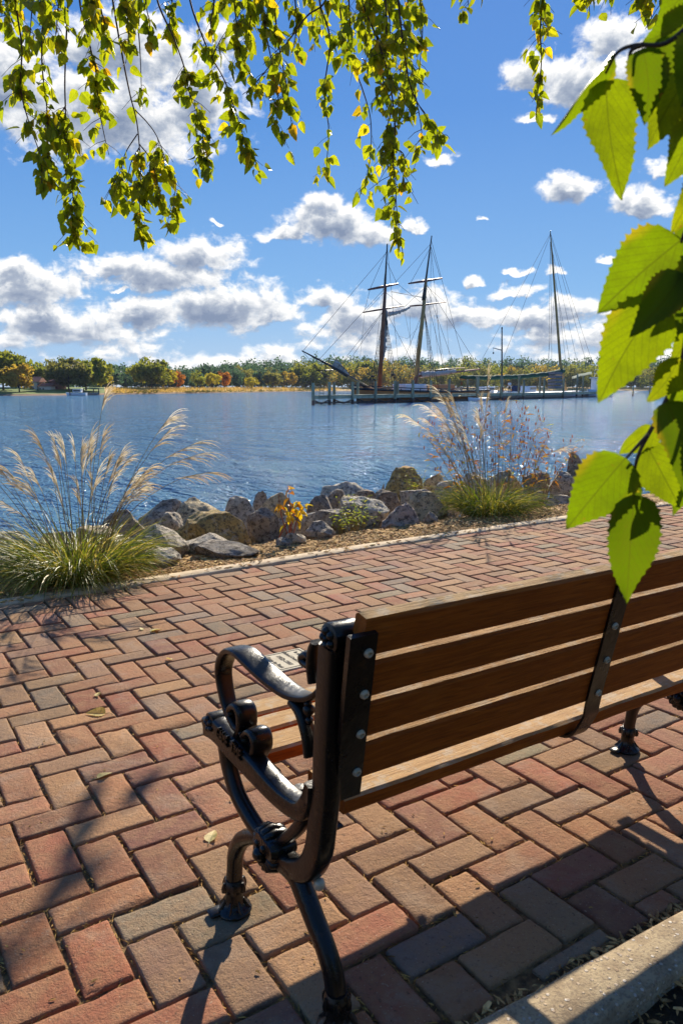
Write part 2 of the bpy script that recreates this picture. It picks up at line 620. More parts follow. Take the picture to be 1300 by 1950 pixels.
# ---- bricks laid in herringbone (affine of the course lattice measured on the photograph)
m_brick, t, b = newmat("paving_brick")
setb(b, 0.88, 0.0, 0.15)
at = t.n('ShaderNodeAttribute', attribute_name='tint')
tcn = t.n('ShaderNodeTexCoord')
ob = tcn.outputs['Object']
f1 = t.smooth(t.noise(ob, 14.0, 6.0, 0.65), 0.35, 0.72)
c = t.mix(t.m('MULTIPLY', f1, 0.55), at.outputs['Color'], (0.36, 0.215, 0.105))
f2 = t.smooth(t.noise(ob, 62.0, 7.0, 0.78), 0.53, 0.66)
c = t.mix(t.m('MULTIPLY', f2, 0.5), c, (0.135, 0.078, 0.05))
f3 = t.smooth(t.noise(ob, 170.0, 2.0, 0.5), 0.66, 0.74)
c = t.mix(t.m('MULTIPLY', f3, 0.6), c, (0.52, 0.42, 0.30))
f5 = t.smooth(t.noise(ob, 120.0, 6.0, 0.8), 0.42, 0.60)
c = t.mix(t.m('MULTIPLY', f5, 0.22), c, (0.24, 0.12, 0.07))
f4 = t.smooth(t.noise(ob, 2.3, 4.0, 0.6), 0.48, 0.75)
c = t.mix(t.m('MULTIPLY', f4, 0.30), c, (0.24, 0.155, 0.10))
f6 = t.smooth(t.noise(ob, 5.5, 6.0, 0.7, 0.4), 0.50, 0.68)
c = t.mix(t.m('MULTIPLY', f6, 0.42), c, (0.34, 0.25, 0.175))
f7 = t.smooth(t.noise(ob, 90.0, 3.0, 0.6), 0.63, 0.70)
c = t.mix(t.m('MULTIPLY', f7, 0.6), c, (0.07, 0.045, 0.03))
t.link(c, b.inputs['Base Color'])
bn = t.n('ShaderNodeBump')
bn.inputs['Strength'].default_value = 1.0
bn.inputs['Distance'].default_value = 0.006
hgt = t.m('ADD', t.noise(ob, 60.0, 6.0, 0.7), t.m('MULTIPLY', t.noise(ob, 230.0, 3.0, 0.6), 0.4))
t.link(hgt, bn.inputs['Height'])
t.link(bn.outputs[0], b.inputs['Normal'])

LAT0 = np.array([0.6207, 2.5472]); LAX = np.array([0.115, 0.0003]); LAY = np.array([-0.0009, 0.1057])


def lat(a, b_):
    return LAT0 + LAX * a + LAY * b_


PAL = [((0.375, 0.170, 0.088), 34), ((0.405, 0.215, 0.112), 24), ((0.345, 0.128, 0.074), 22), ((0.305, 0.180, 0.108), 16),
       ((0.250, 0.192, 0.132), 11), ((0.27, 0.120, 0.080), 10)]
pcol = np.array([p[0] for p in PAL]); pw = np.array([p[1] for p in PAL], float); pw /= pw.sum()
PLQ = (1.430, 1.667, 2.692, 2.918)
mb = MB()
for a in range(-70, 190):
    for q in range(-20, 26):
        s4 = (a + q) % 4
        if s4 == 0:
            w_, h_ = 2, 1
        elif s4 == 2:
            w_, h_ = 1, 2
        else:
            continue
        ctr = lat(a + w_ / 2, q + h_ / 2)
        if not (-1.9 < ctr[0] < 16):
            continue
        ylo, yhi = nearY(ctr[0]) + 0.012, kerbY(ctr[0]) - 0.012
        if ctr[1] + 0.11 < ylo or ctr[1] - 0.11 > yhi:
            continue
        if ctr[0] > 3.5 and ctr[1] < 0.9:
            continue
        gp = 0.0040 + abs(np.random.default_rng(abs((a + 500) * 31 + (q + 500) * 7)).normal(0, 0.0014))
        hx = 0.115 * w_ / 2 - gp
        hy = 0.1057 * h_ / 2 - gp
        y0, y1 = max(ctr[1] - hy, ylo), min(ctr[1] + hy, yhi)
        if y1 - y0 < 0.03:
            continue
        cy_, hy = (y0 + y1) / 2, (y1 - y0) / 2
        cen = np.array([ctr[0], cy_])
        r_ = np.random.default_rng(abs((a + 500) * 977 + (q + 500) * 131))
        cen = cen + r_.normal(0, 0.0016, 2)
        x0_, x1_, y0_, y1_ = cen[0] - hx, cen[0] + hx, cen[1] - hy, cen[1] + hy
        if x0_ < PLQ[1] and x1_ > PLQ[0] and y0_ < PLQ[3] and y1_ > PLQ[2]:      # cut round the plaque
            opts = [(PLQ[0] - x0_, (x0_, PLQ[0], y0_, y1_)), (x1_ - PLQ[1], (PLQ[1], x1_, y0_, y1_)),
                    (PLQ[2] - y0_, (x0_, x1_, y0_, PLQ[2])), (y1_ - PLQ[3], (x0_, x1_, PLQ[3], y1_))]
            areas = [(max(0, o[1][1] - o[1][0]) * max(0, o[1][3] - o[1][2]), o[1]) for o in opts]
            ar, rc = max(areas)
            if ar < 0.002:
                continue
            cen = np.array([(rc[0] + rc[1]) / 2, (rc[2] + rc[3]) / 2])
            hx, hy = (rc[1] - rc[0]) / 2, (rc[3] - rc[2]) / 2
        near = math.hypot(*cen) < 3.2
        k = 6 if near else 2
        rot = r_.normal(0, 0.009)
        ca, sa = math.cos(rot), math.sin(rot)
        zt = r_.normal(0, 0.0016)
        tx, ty = r_.normal(0, 0.009, 2)
        base = []
        cr = 0.006
        for (sx, sy, ex, ey) in ((-1, -1, 1, -1), (1, -1, 1, 1), (1, 1, -1, 1), (-1, 1, -1, -1)):
            for i in range(k):
                u_ = (i + 0.5) / k
                u_ = 0.02 + 0.96 * (i / (k - 1)) if k > 1 else 0.5
                base.append(((sx + (ex - sx) * u_), (sy + (ey - sy) * u_)))
        base = np.array(base)
        n = len(base)
        rings = []
        for (ins, z) in ((0.0, -0.030), (0.0, -0.0060), (0.0014, -0.0022), (0.0042, -0.0004), (0.011, 0.0)):
            pts = base * np.array([hx - ins, hy - ins])
            jit = np.array([nz((cen[0] + p[0], cen[1] + p[1], ins * 60), 38.0) for p in pts]) * (0.0042 if ins < 0.01 else 0.0012)
            pts = pts * (1 + jit[:, None] / max(hx, hy) * 0.9)
            zz = z + zt + tx * pts[:, 0] + ty * pts[:, 1] if z > -0.02 else np.full(n, z)
            if 0 < ins < 0.01 and near:
                chip = np.array([max(0, nz((cen[0] + p[0], cen[1] + p[1]), 24.0, 7.0) - 0.22) for p in pts]) * 0.012
                zz = zz - chip
            rings.append(np.c_[cen[0] + pts[:, 0] * ca - pts[:, 1] * sa, cen[1] + pts[:, 0] * sa + pts[:, 1] * ca, zz])
        V_ = np.concatenate(rings)
        F_ = []
        for rr in range(4):
            for i in range(n):
                j = (i + 1) % n
                F_.append((rr * n + i, rr * n + j, rr * n + n + j, rr * n + n + i))
        F_.append(tuple(range(4 * n, 5 * n)))
        col_ = pcol[r_.choice(len(pcol), p=pw)] * r_.uniform(0.72, 1.02) * np.array([1, r_.uniform(.97, 1.10), r_.uniform(.90, 1.12)])
        mb.add(V_, F_, 0, col_)
tag(mb.build("brick_path", m_brick, smooth=True), kind='structure')

# ---- kerbs
m_kerb = mottled("kerb_concrete", (0.56, 0.44, 0.28), (0.42, 0.31, 0.19), 12.0, 0.9, 0.6, 90.0, bdist=0.006)
mb = MB()
xs3 = np.concatenate([np.arange(-6, 9, 0.12), np.arange(9, 30, 1.0)])
R = []
for x in xs3:
    y = kerbY(x)
    w0 = 0.0028 * nz((x, 1), 6.0)
    R.append([(x, y - 0.004 + w0, -0.03), (x, y - 0.002 + w0, 0.004), (x, y + 0.006, 0.010), (x, y + 0.118, 0.010 + 0.003 * nz((x, 5), 3)), (x, y + 0.126 + w0, 0.003), (x, y + 0.127, -0.06)])
P = [p for r in R for p in r]
mb.add(P, [(i * 6 + j, i * 6 + 6 + j, i * 6 + 7 + j, i * 6 + 1 + j) for i in range(len(R) - 1) for j in range(5)])
tag(mb.build("far_kerb", m_kerb, auto=50), kind='structure')

m_agg, t, b = newmat("aggregate_concrete")
setb(b, 0.88, 0.0, 0.3)
tcn = t.n('ShaderNodeTexCoord')
vo = t.n('ShaderNodeTexVoronoi')
vo.inputs['Scale'].default_value = 95.0
t.link(tcn.outputs['Object'], vo.inputs['Vector'])
vo2 = t.n('ShaderNodeTexVoronoi')
vo2.inputs['Scale'].default_value = 210.0
t.link(tcn.outputs['Object'], vo2.inputs['Vector'])
basec = t.mix(t.smooth(t.noise(tcn.outputs['Object'], 20.0, 5.0), 0.35, 0.7), (0.40, 0.31, 0.19), (0.26, 0.19, 0.115))
sp = t.n('ShaderNodeSeparateColor')
t.link(vo.outputs['Color'], sp.inputs[0])
st = t.m('MULTIPLY', t.m('GREATER_THAN', sp.outputs[0], 0.62), t.smooth(vo.outputs['Distance'], 0.30, 0.42, 1.0, 0.0))
c = t.mix(st, basec, t.ramp(sp.outputs[1], [(0.0, (0.52, 0.45, 0.36)), (0.5, (0.34, 0.24, 0.15)), (1.0, (0.62, 0.58, 0.52))]))
sp2 = t.n('ShaderNodeSeparateColor')
t.link(vo2.outputs['Color'], sp2.inputs[0])
c = t.mix(t.m('MULTIPLY', t.m('GREATER_THAN', sp2.outputs[0], 0.75), 0.4), c, (0.14, 0.10, 0.07))
t.link(c, b.inputs['Base Color'])
bn = t.n('ShaderNodeBump')
bn.inputs['Strength'].default_value = 0.7
bn.inputs['Distance'].default_value = 0.004
t.link(t.m('ADD', st, t.noise(tcn.outputs['Object'], 120.0, 5.0, 0.7)), bn.inputs['Height'])
t.link(bn.outputs[0], b.inputs['Normal'])
mb = MB()
xs3 = np.arange(-1.5, 12, 0.03)
R = []
for x in xs3:
    y = nearY(x) - 0.014
    e1, e2 = 0.003 * nz((x, 1), 9.0), 0.003 * nz((x, 7), 11.0)
    R.append([(x, y + 0.002 + e1, -0.04), (x, y + e1, 0.004), (x, y - 0.006 + e1, 0.007 + 0.002 * nz((x, 3), 14)), (x, y - 0.060, 0.009 + 0.002 * nz((x, 13), 8)),
              (x, y - 0.108 + e2, 0.008), (x, y - 0.114 + e2, 0.003), (x, y - 0.116 + e2, -0.07)])
P = [p for r in R for p in r]
mb.add(P, [(i * 7 + j, i * 7 + 1 + j, i * 7 + 8 + j, i * 7 + 7 + j) for i in range(len(R) - 1) for j in range(6)])
tag(mb.build("near_kerb", m_agg, smooth=True), kind='structure')

# ---- loose litter: chips of mulch, needles and grit in the joints (uncountable)
m_chip = mottled("bark_chips", (0.78, 0.54, 0.24), (0.38, 0.22, 0.09), 30.0, 0.9, tint=True)


def flake(mb, c, L, w, az, tilt, col, bend=0.0):
    d = np.array([math.cos(az), math.sin(az), tilt]); d /= np.linalg.norm(d)
    s_ = np.cross(d, [0, 0, 1.0]); s_ /= np.linalg.norm(s_)
    u_ = np.cross(s_, d)
    c = np.asarray(c, float)
    th = w * 0.22
    P = [c - d * L / 2 - s_ * w * .3, c - d * L / 2 + s_ * w * .3, c + s_ * w * .5 + u_ * bend, c + d * L / 2, c - s_ * w * .5 + u_ * bend]
    P = P + [p - u_ * th for p in P]
    mb.add(P, [(0, 1, 2, 3, 4), (9, 8, 7, 6, 5), (0, 5, 6, 1), (1, 6, 7, 2), (2, 7, 8, 3), (3, 8, 9, 4), (4, 9, 5, 0)], 0, col)


mb = MB()
for i in range(9000):
    x = RNG.uniform(-1.0, 1.0) ** 2 * 9.0 if i % 3 == 0 else RNG.uniform(0.2, 7.2)
    y = kerbY(x) + 0.13 + abs(RNG.normal(0, 0.42))
    if RNG.random() < 0.03:
        y = kerbY(x) + RNG.uniform(-0.02, 0.13)
    z = bankz(x, y) + 0.006 if y > kerbY(x) + 0.12 else 0.016
    L = RNG.uniform(0.012, 0.05)
    k = RNG.uniform(0.35, 1.25)
    flake(mb, (x, y, z), L, L * RNG.uniform(.15, .45), RNG.uniform(0, 6.28), RNG.uniform(-.4, .4), (k, k * RNG.uniform(.85, 1.05), k * RNG.uniform(.7, 1)), 0.002)
for i in range(1700):
    x = RNG.uniform(-0.1, 2.4)
    y = nearY(x) - 0.125 - abs(RNG.normal(0, 0.12)) if i % 3 else nearY(x) - RNG.uniform(-0.012, 0.02)
    z = -0.006 if i % 3 == 0 else -0.025 + 0.030 * nz((x, y), 6.0)
    L = RNG.uniform(0.008, 0.035)
    k = RNG.uniform(0.25, 1.2)
    flake(mb, (x, y, z + 0.004), L, L * RNG.uniform(.10, .4), RNG.uniform(0, 6.28), RNG.uniform(-.5, .5), (k, k * .9, k * .8), 0.002)
tag(mb.build("bark_mulch", m_chip), kind='stuff')

m_needle = mottled("dry_needles", (0.60, 0.40, 0.13), (0.30, 0.17, 0.05), 20.0, 0.9, tint=True)
mb = MB()
for i in range(9500):
    D = RNG.uniform(1.05, 3.6)
    ang = RNG.uniform(-0.52, 0.52)
    fx = FH * math.cos(ang) + RT * math.sin(ang)
    x, y = fx[0] * D, fx[1] * D
    if y < nearY(x) + 0.01 or y > 4.3:
        continue
    if nz((x, y), 2.1, 3.0) < RNG.uniform(-.45, .5):
        continue
    # move to the nearest joint of the lattice
    la, lb = (x - LAT0[0]) / 0.115, (y - LAT0[1]) / 0.1057
    ai, bi = math.floor(la), math.floor(lb)
    s4 = (ai + bi) % 4
    if s4 == 0: bx0, by0, w_, h_ = ai, bi, 2, 1
    elif s4 == 1: bx0, by0, w_, h_ = ai - 1, bi, 2, 1
    elif s4 == 2: bx0, by0, w_, h_ = ai, bi, 1, 2
    else: bx0, by0, w_, h_ = ai, bi - 1, 1, 2
    e = RNG.integers(4)
    if e == 0: la, az = bx0, math.pi / 2
    elif e == 1: la, az = bx0 + w_, math.pi / 2
    elif e == 2: lb, az = by0, 0
    else: lb, az = by0 + h_, 0
    p = lat(la, lb) + RNG.normal(0, 0.004, 2)
    L = RNG.uniform(0.006, 0.026)
    k = RNG.uniform(0.3, 1.3)
    flake(mb, (p[0], p[1], RNG.uniform(-0.013, -0.003)), L, RNG.uniform(.0010, .0032), az + RNG.normal(0, .6), RNG.uniform(-.35, .35), (k, k * .93, k * .8), 0.001)
for i in range(420):
    D = 1.0 + 3.2 * RNG.random() ** .8
    ang = RNG.uniform(-0.5, 0.5)
    fx = FH * math.cos(ang) + RT * math.sin(ang)
    x, y = fx[0] * D, fx[1] * D
    if y < nearY(x) + 0.02 or y > 4.3: continue
    L = RNG.uniform(0.003, 0.014)
    k = RNG.uniform(0.25, 1.3)
    flake(mb, (x, y, .0035), L, L * RNG.uniform(.12, .5), RNG.uniform(0, 6.28), RNG.uniform(-.2, .2), (k, k * .93, k * .8), 0.001)
tag(mb.build("joint_litter", m_needle), kind='stuff')

# ---- the far shore
SHORE = [(-500, 758), (-200, 756), (0, 754), (100, 753.5), (200, 752), (300, 750.5), (420, 748.8), (590, 745.8), (700, 745), (900, 744.6), (1300, 744.2), (1700, 744.2)]
shore_w = [atz(x, y, WZ) for x, y in SHORE]
m_field = mottled("dry_field", (0.62, 0.40, 0.13), (0.42, 0.29, 0.10), 0.12, 0.95)
m_lawn = mottled("lawn_grass", (0.16, 0.22, 0.035), (0.10, 0.15, 0.03), 0.15, 0.95)
m_sandb = mottled("shore_earth", (0.26, 0.16, 0.085), (0.14, 0.09, 0.05), 0.5, 0.95)


def strip(name, a0, a1, d0_, d1_, z0, z1, mat):
    mb = MB()
    P = []
    for i in range(a0, a1):
        w = shore_w[i]
        dirn = w - EYE; dirn[2] = 0; dirn /= np.linalg.norm(dirn)
        P += [tuple(w + dirn * d0_ + np.array([0, 0, z0])), tuple(w + dirn * d1_ + np.array([0, 0, z1]))]
    n = a1 - a0
    mb.add(P, [(2 * i, 2 * i + 2, 2 * i + 3, 2 * i + 1) for i in range(n - 1)])
    return tag(mb.build(name, mat), kind='structure')


strip("shore_bank", 0, len(SHORE), -0.6, 4.0, -0.3, 0.42, m_sandb)
strip("lawn", 0, 5, 3.9, 34, 0.41, 1.9, m_lawn)
strip("lawn_rise", 0, 5, 34, 900, 1.9, 2.2, m_lawn)
strip("field", 4, len(SHORE), 3.9, 34, 0.41, 1.9, m_field)
strip("field_rise", 4, len(SHORE), 34, 1200, 1.9, 2.4, m_field)


def shore_at(px, back, z=None):
    """ground point on the far shore behind pixel column px, back metres from the water"""
    xs_ = [s_[0] for s_ in SHORE]
    y = np.interp(px, xs_, [s_[1] for s_ in SHORE])
    w = atz(px, y, WZ)
    D = math.hypot(w[0], w[1]) + back
    p = EYE + np.array([w[0], w[1], 0]) / math.hypot(w[0], w[1]) * D
    p[2] = WZ + 0.41 + 1.49 * min(1.0, max(0.0, (back - 3.9) / 30.1))
    return p, D


# ================================================================== ROCKS
RC = {'gray': ((0.72, 0.62, 0.46), (0.48, 0.40, 0.29)), 'tan': ((0.76, 0.61, 0.36), (0.54, 0.40, 0.21)),
      'gold': ((0.68, 0.48, 0.17), (0.46, 0.30, 0.09)), 'dark': ((0.52, 0.44, 0.34), (0.30, 0.25, 0.19)),
      'pale': ((0.80, 0.72, 0.56), (0.58, 0.50, 0.37)), 'pink': ((0.66, 0.50, 0.38), (0.46, 0.34, 0.25)),
      'brown': ((0.46, 0.34, 0.22), (0.28, 0.20, 0.13))}
rmat = {}
for k, (c1, c2) in RC.items():
    m, t, b = newmat("rock_" + k)
    setb(b, 0.88, 0, 0.3)
    tcn = t.n('ShaderNodeTexCoord')
    ob = tcn.outputs['Object']
    c = t.mix(t.smooth(t.noise(ob, 5.0, 6.0, 0.65, 0.5), 0.38, 0.66), c1, c2)
    c = t.mix(t.m('MULTIPLY', t.smooth(t.noise(ob, 26.0, 7.0, 0.80), 0.48, 0.58), 0.85), c, (0.085, 0.068, 0.05))
    c = t.mix(t.m('MULTIPLY', t.smooth(t.noise(ob, 17.0, 6.0, 0.75), 0.54, 0.64), 0.6), c, (0.74, 0.66, 0.50))
    c = t.mix(t.m('MULTIPLY', t.smooth(t.noise(ob, 3.0, 4.0, 0.6), 0.55, 0.75), 0.5), c, (0.33, 0.21, 0.07))
    t.link(c, b.inputs['Base Color'])
    bn = t.n('ShaderNodeBump')
    bn.inputs['Strength'].default_value = 0.9
    bn.inputs['Distance'].default_value = 0.11
    t.link(t.noise(ob, 11.0, 9.0, 0.76, 0.6), bn.inputs['Height'])
    t.link(bn.outputs[0], b.inputs['Normal'])
    rmat[k] = m

import bmesh
_bm = bmesh.new()
bmesh.ops.create_icosphere(_bm, subdivisions=5, radius=1.0)
ICO_V = np.array([v.co[:] for v in _bm.verts]); ICO_F = [tuple(v.index for v in f.verts) for f in _bm.faces]
_bm.free()


def rock_mesh(seed, blocky, ridge=0.0):
    r = np.random.default_rng(seed)
    v = ICO_V.copy()
    e = 2.0 + blocky * 4
    nrm = (np.abs(v) ** e).sum(1) ** (1 / e)
    v = v / nrm[:, None]
    a = r.uniform(-0.35, 0.35)
    v = v @ np.array(Matrix.Rotation(a, 3, 'Z'))
    for i in range(17):                                    # flat broken faces
        d = r.normal(size=3); d[2] = d[2] * 0.8 + (0.35 if i % 2 else 0); d /= np.linalg.norm(d)
        lim = r.uniform(0.56, 0.90) * (1 + 0.25 * blocky)
        s_ = v @ d
        over = np.maximum(0, s_ - lim)
        v = v - d * over[:, None] * 0.98
    if ridge:                                              # a peak to one side
        v[:, 2] += ridge * np.maximum(0, 1 - np.hypot(v[:, 0] - r.uniform(-.2, .3), v[:, 1]) * 1.1) * (v[:, 2] > 0)
    o = r.uniform(0, 60)
    ln = np.linalg.norm(v, axis=1)
    f = np.array([noise.fractal(Vector(p * 1.5 + o), 0.9, 2.1, 5) for p in v])
    f2 = np.array([noise.ridged_multi_fractal(Vector(p * 1.3 + o + 9), 1.0, 2.0, 4, 1.0, 2.0) for p in v])
    f3 = np.array([noise.fractal(Vector(p * 4.5 + o + 3), 0.8, 2.2, 4) for p in v])
    v = v * (1 + 0.055 * f - 0.040 * (f2 - 1.0) + 0.022 * f3)[:, None]
    mn, mx_ = v.min(0), v.max(0)
    return (v - (mn + mx_) / 2) / ((mx_ - mn) / 2) * np.array([1, 1, 1])


ROCKS = [
 (352,1014,454,1062,5.25,'gray',.3,.5,'smooth pale grey boulder with a low peak beside the end of the big grass clump'),
 (374,1028,491,1067,5.02,'dark',.2,0,'long low dark grey stone lying along the mulch in front of the pale grey boulder'),
 (361,972,476,1036,5.72,'gold',.95,0,'big square golden tan block with a flat top in the front row of rocks'),
 (472,964,530,1026,5.82,'dark',.5,.2,'dark grey upright boulder right of the golden tan block'),
 (525,974,577,1024,5.78,'gray',.5,.1,'grey boulder with red stems of the yellow seedling growing in front of it'),
 (572,990,636,1020,5.32,'gray',.2,.4,'small pale grey peaked stone at the mulch edge right of the yellow seedling'),
 (606,1006,634,1019,5.15,'dark',.2,0,'thin grey shard of stone leaning on the small peaked stone'),
 (526,1023,552,1038,5.05,'dark',.2,0,'small dark lump of stone at the mulch edge below the yellow seedling'),
 (545,1013,582,1029,5.12,'gray',.2,0,'low blue grey stone at the mulch edge right below the yellow seedling'),
 (604,969,669,1009,5.65,'dark',.3,.1,'rounded dark grey boulder streaked with white in the front row'),
 (573,973,613,1003,6.05,'gray',.4,0,'grey boulder half hidden behind the yellow leaves of the seedling'),
 (585,941,636,977,6.6,'dark',.3,.2,'blue grey boulder behind the rounded dark streaked boulder'),
 (496,937,557,974,6.7,'tan',.3,.3,'tan boulder with a white slanting face behind the yellow seedling'),
 (482,934,520,964,7.3,'dark',.2,.1,'dark boulder with sloping back by the water left of the white faced boulder'),
 (423,944,488,984,6.5,'gray',.3,.2,'rough grey boulder behind the dark upright boulder'),
 (317,948,431,984,6.6,'tan',.4,0,'wide flat topped tan grey slab behind the golden tan block'),
 (285,974,347,1008,6.15,'gray',.4,0,'grey rock below the left end of the wide flat slab'),
 (335,986,372,1032,5.95,'gold',.5,0,'narrow golden rock squeezed in left of the square tan block'),
 (243,996,356,1074,5.32,'gray',.35,.2,'large grey sloping boulder right behind the big grass clump'),
 (250,1044,340,1084,4.98,'pale',.3,0,'pale cream boulder low beside the right edge of the big grass clump'),
 (266,950,362,980,7.2,'dark',.4,0,'flat dark rock at the water behind the grey boulders on the left'),
 (612,916,702,950,7.7,'pale',.3,.1,'pale tan broad rock top by the water right of the yellow seedling'),
 (616,930,669,953,7.0,'dark',.3,0,'low dark grey rock in front of the pale broad rock'),
 (644,943,707,970,6.5,'tan',.4,0,'tan rock behind the small green weeds'),
 (730,888,802,944,7.3,'gold',1.0,0,'tall square golden brown block standing up against the water'),
 (651,944,737,1004,5.75,'pale',.6,.1,'pale squared boulder with small green weeds growing in front'),
 (706,931,774,982,6.3,'brown',.4,.3,'brown grey boulder behind the triangular pink stone'),
 (728,957,798,998,5.35,'pink',.1,1.3,'triangular pinkish grey stone at the mulch edge'),
 (774,934,850,992,5.68,'tan',.6,.1,'grey tan boulder left of the right grass clump'),
 (764,930,848,953,6.6,'gray',.5,0,'long flat grey slab behind the grey tan boulder'),
 (806,973,835,993,5.22,'dark',.2,.2,'small blue grey cobble on the mulch at the left foot of the right grass clump'),
 (802,901,847,938,7.4,'tan',.4,0,'tan rock just right of the tall square golden block'),
 (829,914,882,940,7.0,'pale',.4,0,'pale rock behind the stems of the right grass clump'),
 (1044,896,1096,948,6.4,'gray',.4,.2,'round grey veined boulder right of the right grass clump'),
 (1076,858,1116,892,8.3,'brown',.3,.3,'brown boulder highest at the water edge on the right'),
 (1036,942,1090,961,5.7,'gray',.3,0,'flat grey stone at the mulch edge right of the right grass clump'),
 (993,934,1038,965,6.0,'tan',.3,.2,'small tan boulder at the right foot of the right grass clump'),
 (998,898,1047,938,6.9,'brown',.3,.2,'brown boulder tucked behind the right grass clump'),
 (721,920,736,936,7.1,'gray',.3,0,'tiny grey stone at the left foot of the tall square golden block'),
 (672,932,724,958,6.9,'brown',.3,0,'low brown rock between the pale broad rock and the brown grey boulder'),
 (-20,1012,56,1056,6.0,'pale',.4,.1,'pale boulder behind the left side of the big grass clump'),
 (-40,1050,42,1112,5.1,'pale',.4,0,'cream boulder at the left edge of the photo beside the big grass clump'),
 (60,1010,150,1060,5.9,'gray',.4,0,'grey boulder mostly hidden behind the middle of the big grass clump'),
 (150,1000,250,1052,5.8,'tan',.4,.1,'tan boulder mostly hidden behind the right half of the big grass clump'),
 (180,968,275,1000,6.9,'dark',.4,0,'dark rock by the water above the big grass clump'),
 (1090,905,1150,945,6.5,'tan',.4,.1,'tan boulder beside the round grey veined boulder'),
 (1110,872,1180,905,7.8,'gray',.3,.1,'grey boulder by the water right of the brown boulder'),
 (870,900,935,930,7.4,'gray',.3,0,'grey rock hidden behind the right grass clump'),
 (930,895,1000,928,7.5,'tan',.3,0,'tan rock hidden behind the right grass clump stems'),
]
for i, (x0, y0, x1, y1, Yd, kind, bl, rg, lab) in enumerate(ROCKS):
    pc = atY((x0 + x1) / 2, (y0 + y1) / 2, Yd)
    dep = (pc - EYE) @ FW
    w = (x1 - x0) * dep / FPX * 1.10
    h = (y1 - y0) * dep / FPX * 0.98
    bot = min(pc[2] - h / 2, bankz(pc[0], pc[1]) - 0.06)
    topz = pc[2] + h / 2
    v = rock_mesh(100 + i, bl, rg)
    dd = np.clip(0.75 * w, 0.1, 0.95)
    V_ = pc[None, :2] * 1.0
    loc = np.array([pc[0], pc[1], bot])
    vx = v[:, 0:1] * w / 2 * RT + v[:, 1:2] * dd / 2 * FH
    vx[:, 2] = (v[:, 2] + 1) / 2 * (topz - bot)
    mb = MB()
    mb.add(vx + loc, ICO_F)
    o = mb.build("boulder", rmat[kind], origin=loc, auto=24)
    tag(o, lab, "rock", "boulders of the riprap bank")

# ================================================================== PLANTS ON THE BANK
m_blade = leafmat("grass_blade", [(0.0, (0.08, 0.135, 0.014)), (0.4, (0.18, 0.235, 0.022)), (0.7, (0.38, 0.32, 0.07)), (1.0, (0.62, 0.48, 0.20))], 0.36, 0.5, glow=(1.5, 1.4, .8))
m_stem = leafmat("dry_stem", [(0.0, (0.16, 0.09, 0.025)), (0.5, (0.27, 0.18, 0.055)), (1.0, (0.40, 0.31, 0.12))], 0.1, 0.6)
m_plume = leafmat("plume", [(0.0, (0.30, 0.19, 0.10)), (0.5, (0.56, 0.45, 0.30)), (1.0, (0.90, 0.84, 0.72))], 0.4, 0.8, spec=0.1, glow=(1.2, 1.15, 1.0))
m_orange = leafmat("dry_leaf", [(0.0, (0.26, 0.09, 0.012)), (0.4, (0.46, 0.19, 0.015)), (0.7, (0.48, 0.29, 0.025)), (1.0, (0.24, 0.28, 0.03))], 0.45, 0.5, glow=(1.4, 1.2, .7))
m_yellow = leafmat("yellow_leaf", [(0.0, (0.50, 0.16, 0.01)), (0.4, (0.72, 0.42, 0.01)), (1.0, (0.82, 0.62, 0.02))], 0.4, 0.5, glow=(1.2, 1.2, .6))
m_redst = mottled("red_stem", (0.30, 0.07, 0.03), (0.20, 0.06, 0.03), 20.0, 0.6)


def ribbon(mb, pts, widths, side, tint):
    pts = np.asarray(pts); n = len(pts)
    s_ = np.asarray(side)
    P = []
    for i in range(n):
        P += [pts[i] - s_ * widths[i] / 2, pts[i] + s_ * widths[i] / 2]
    mb.add(P, [(2 * i, 2 * i + 1, 2 * i + 3, 2 * i + 2) for i in range(n - 1)], 0, (tint, tint, tint))


def blade_path(base, az, L, lean, droop, n=8):
    d = np.array([math.cos(az), math.sin(az), 0])
    t_ = np.linspace(0, 1, n)
    th = lean + droop * t_ ** 1.4               # angle from vertical grows along the blade
    seg = L / (n - 1)
    p = [np.asarray(base, float)]
    for i in range(1, n):
        p.append(p[-1] + seg * (d * math.sin(th[i]) + np.array([0, 0, 1.0]) * math.cos(th[i])))
    return np.array(p), d


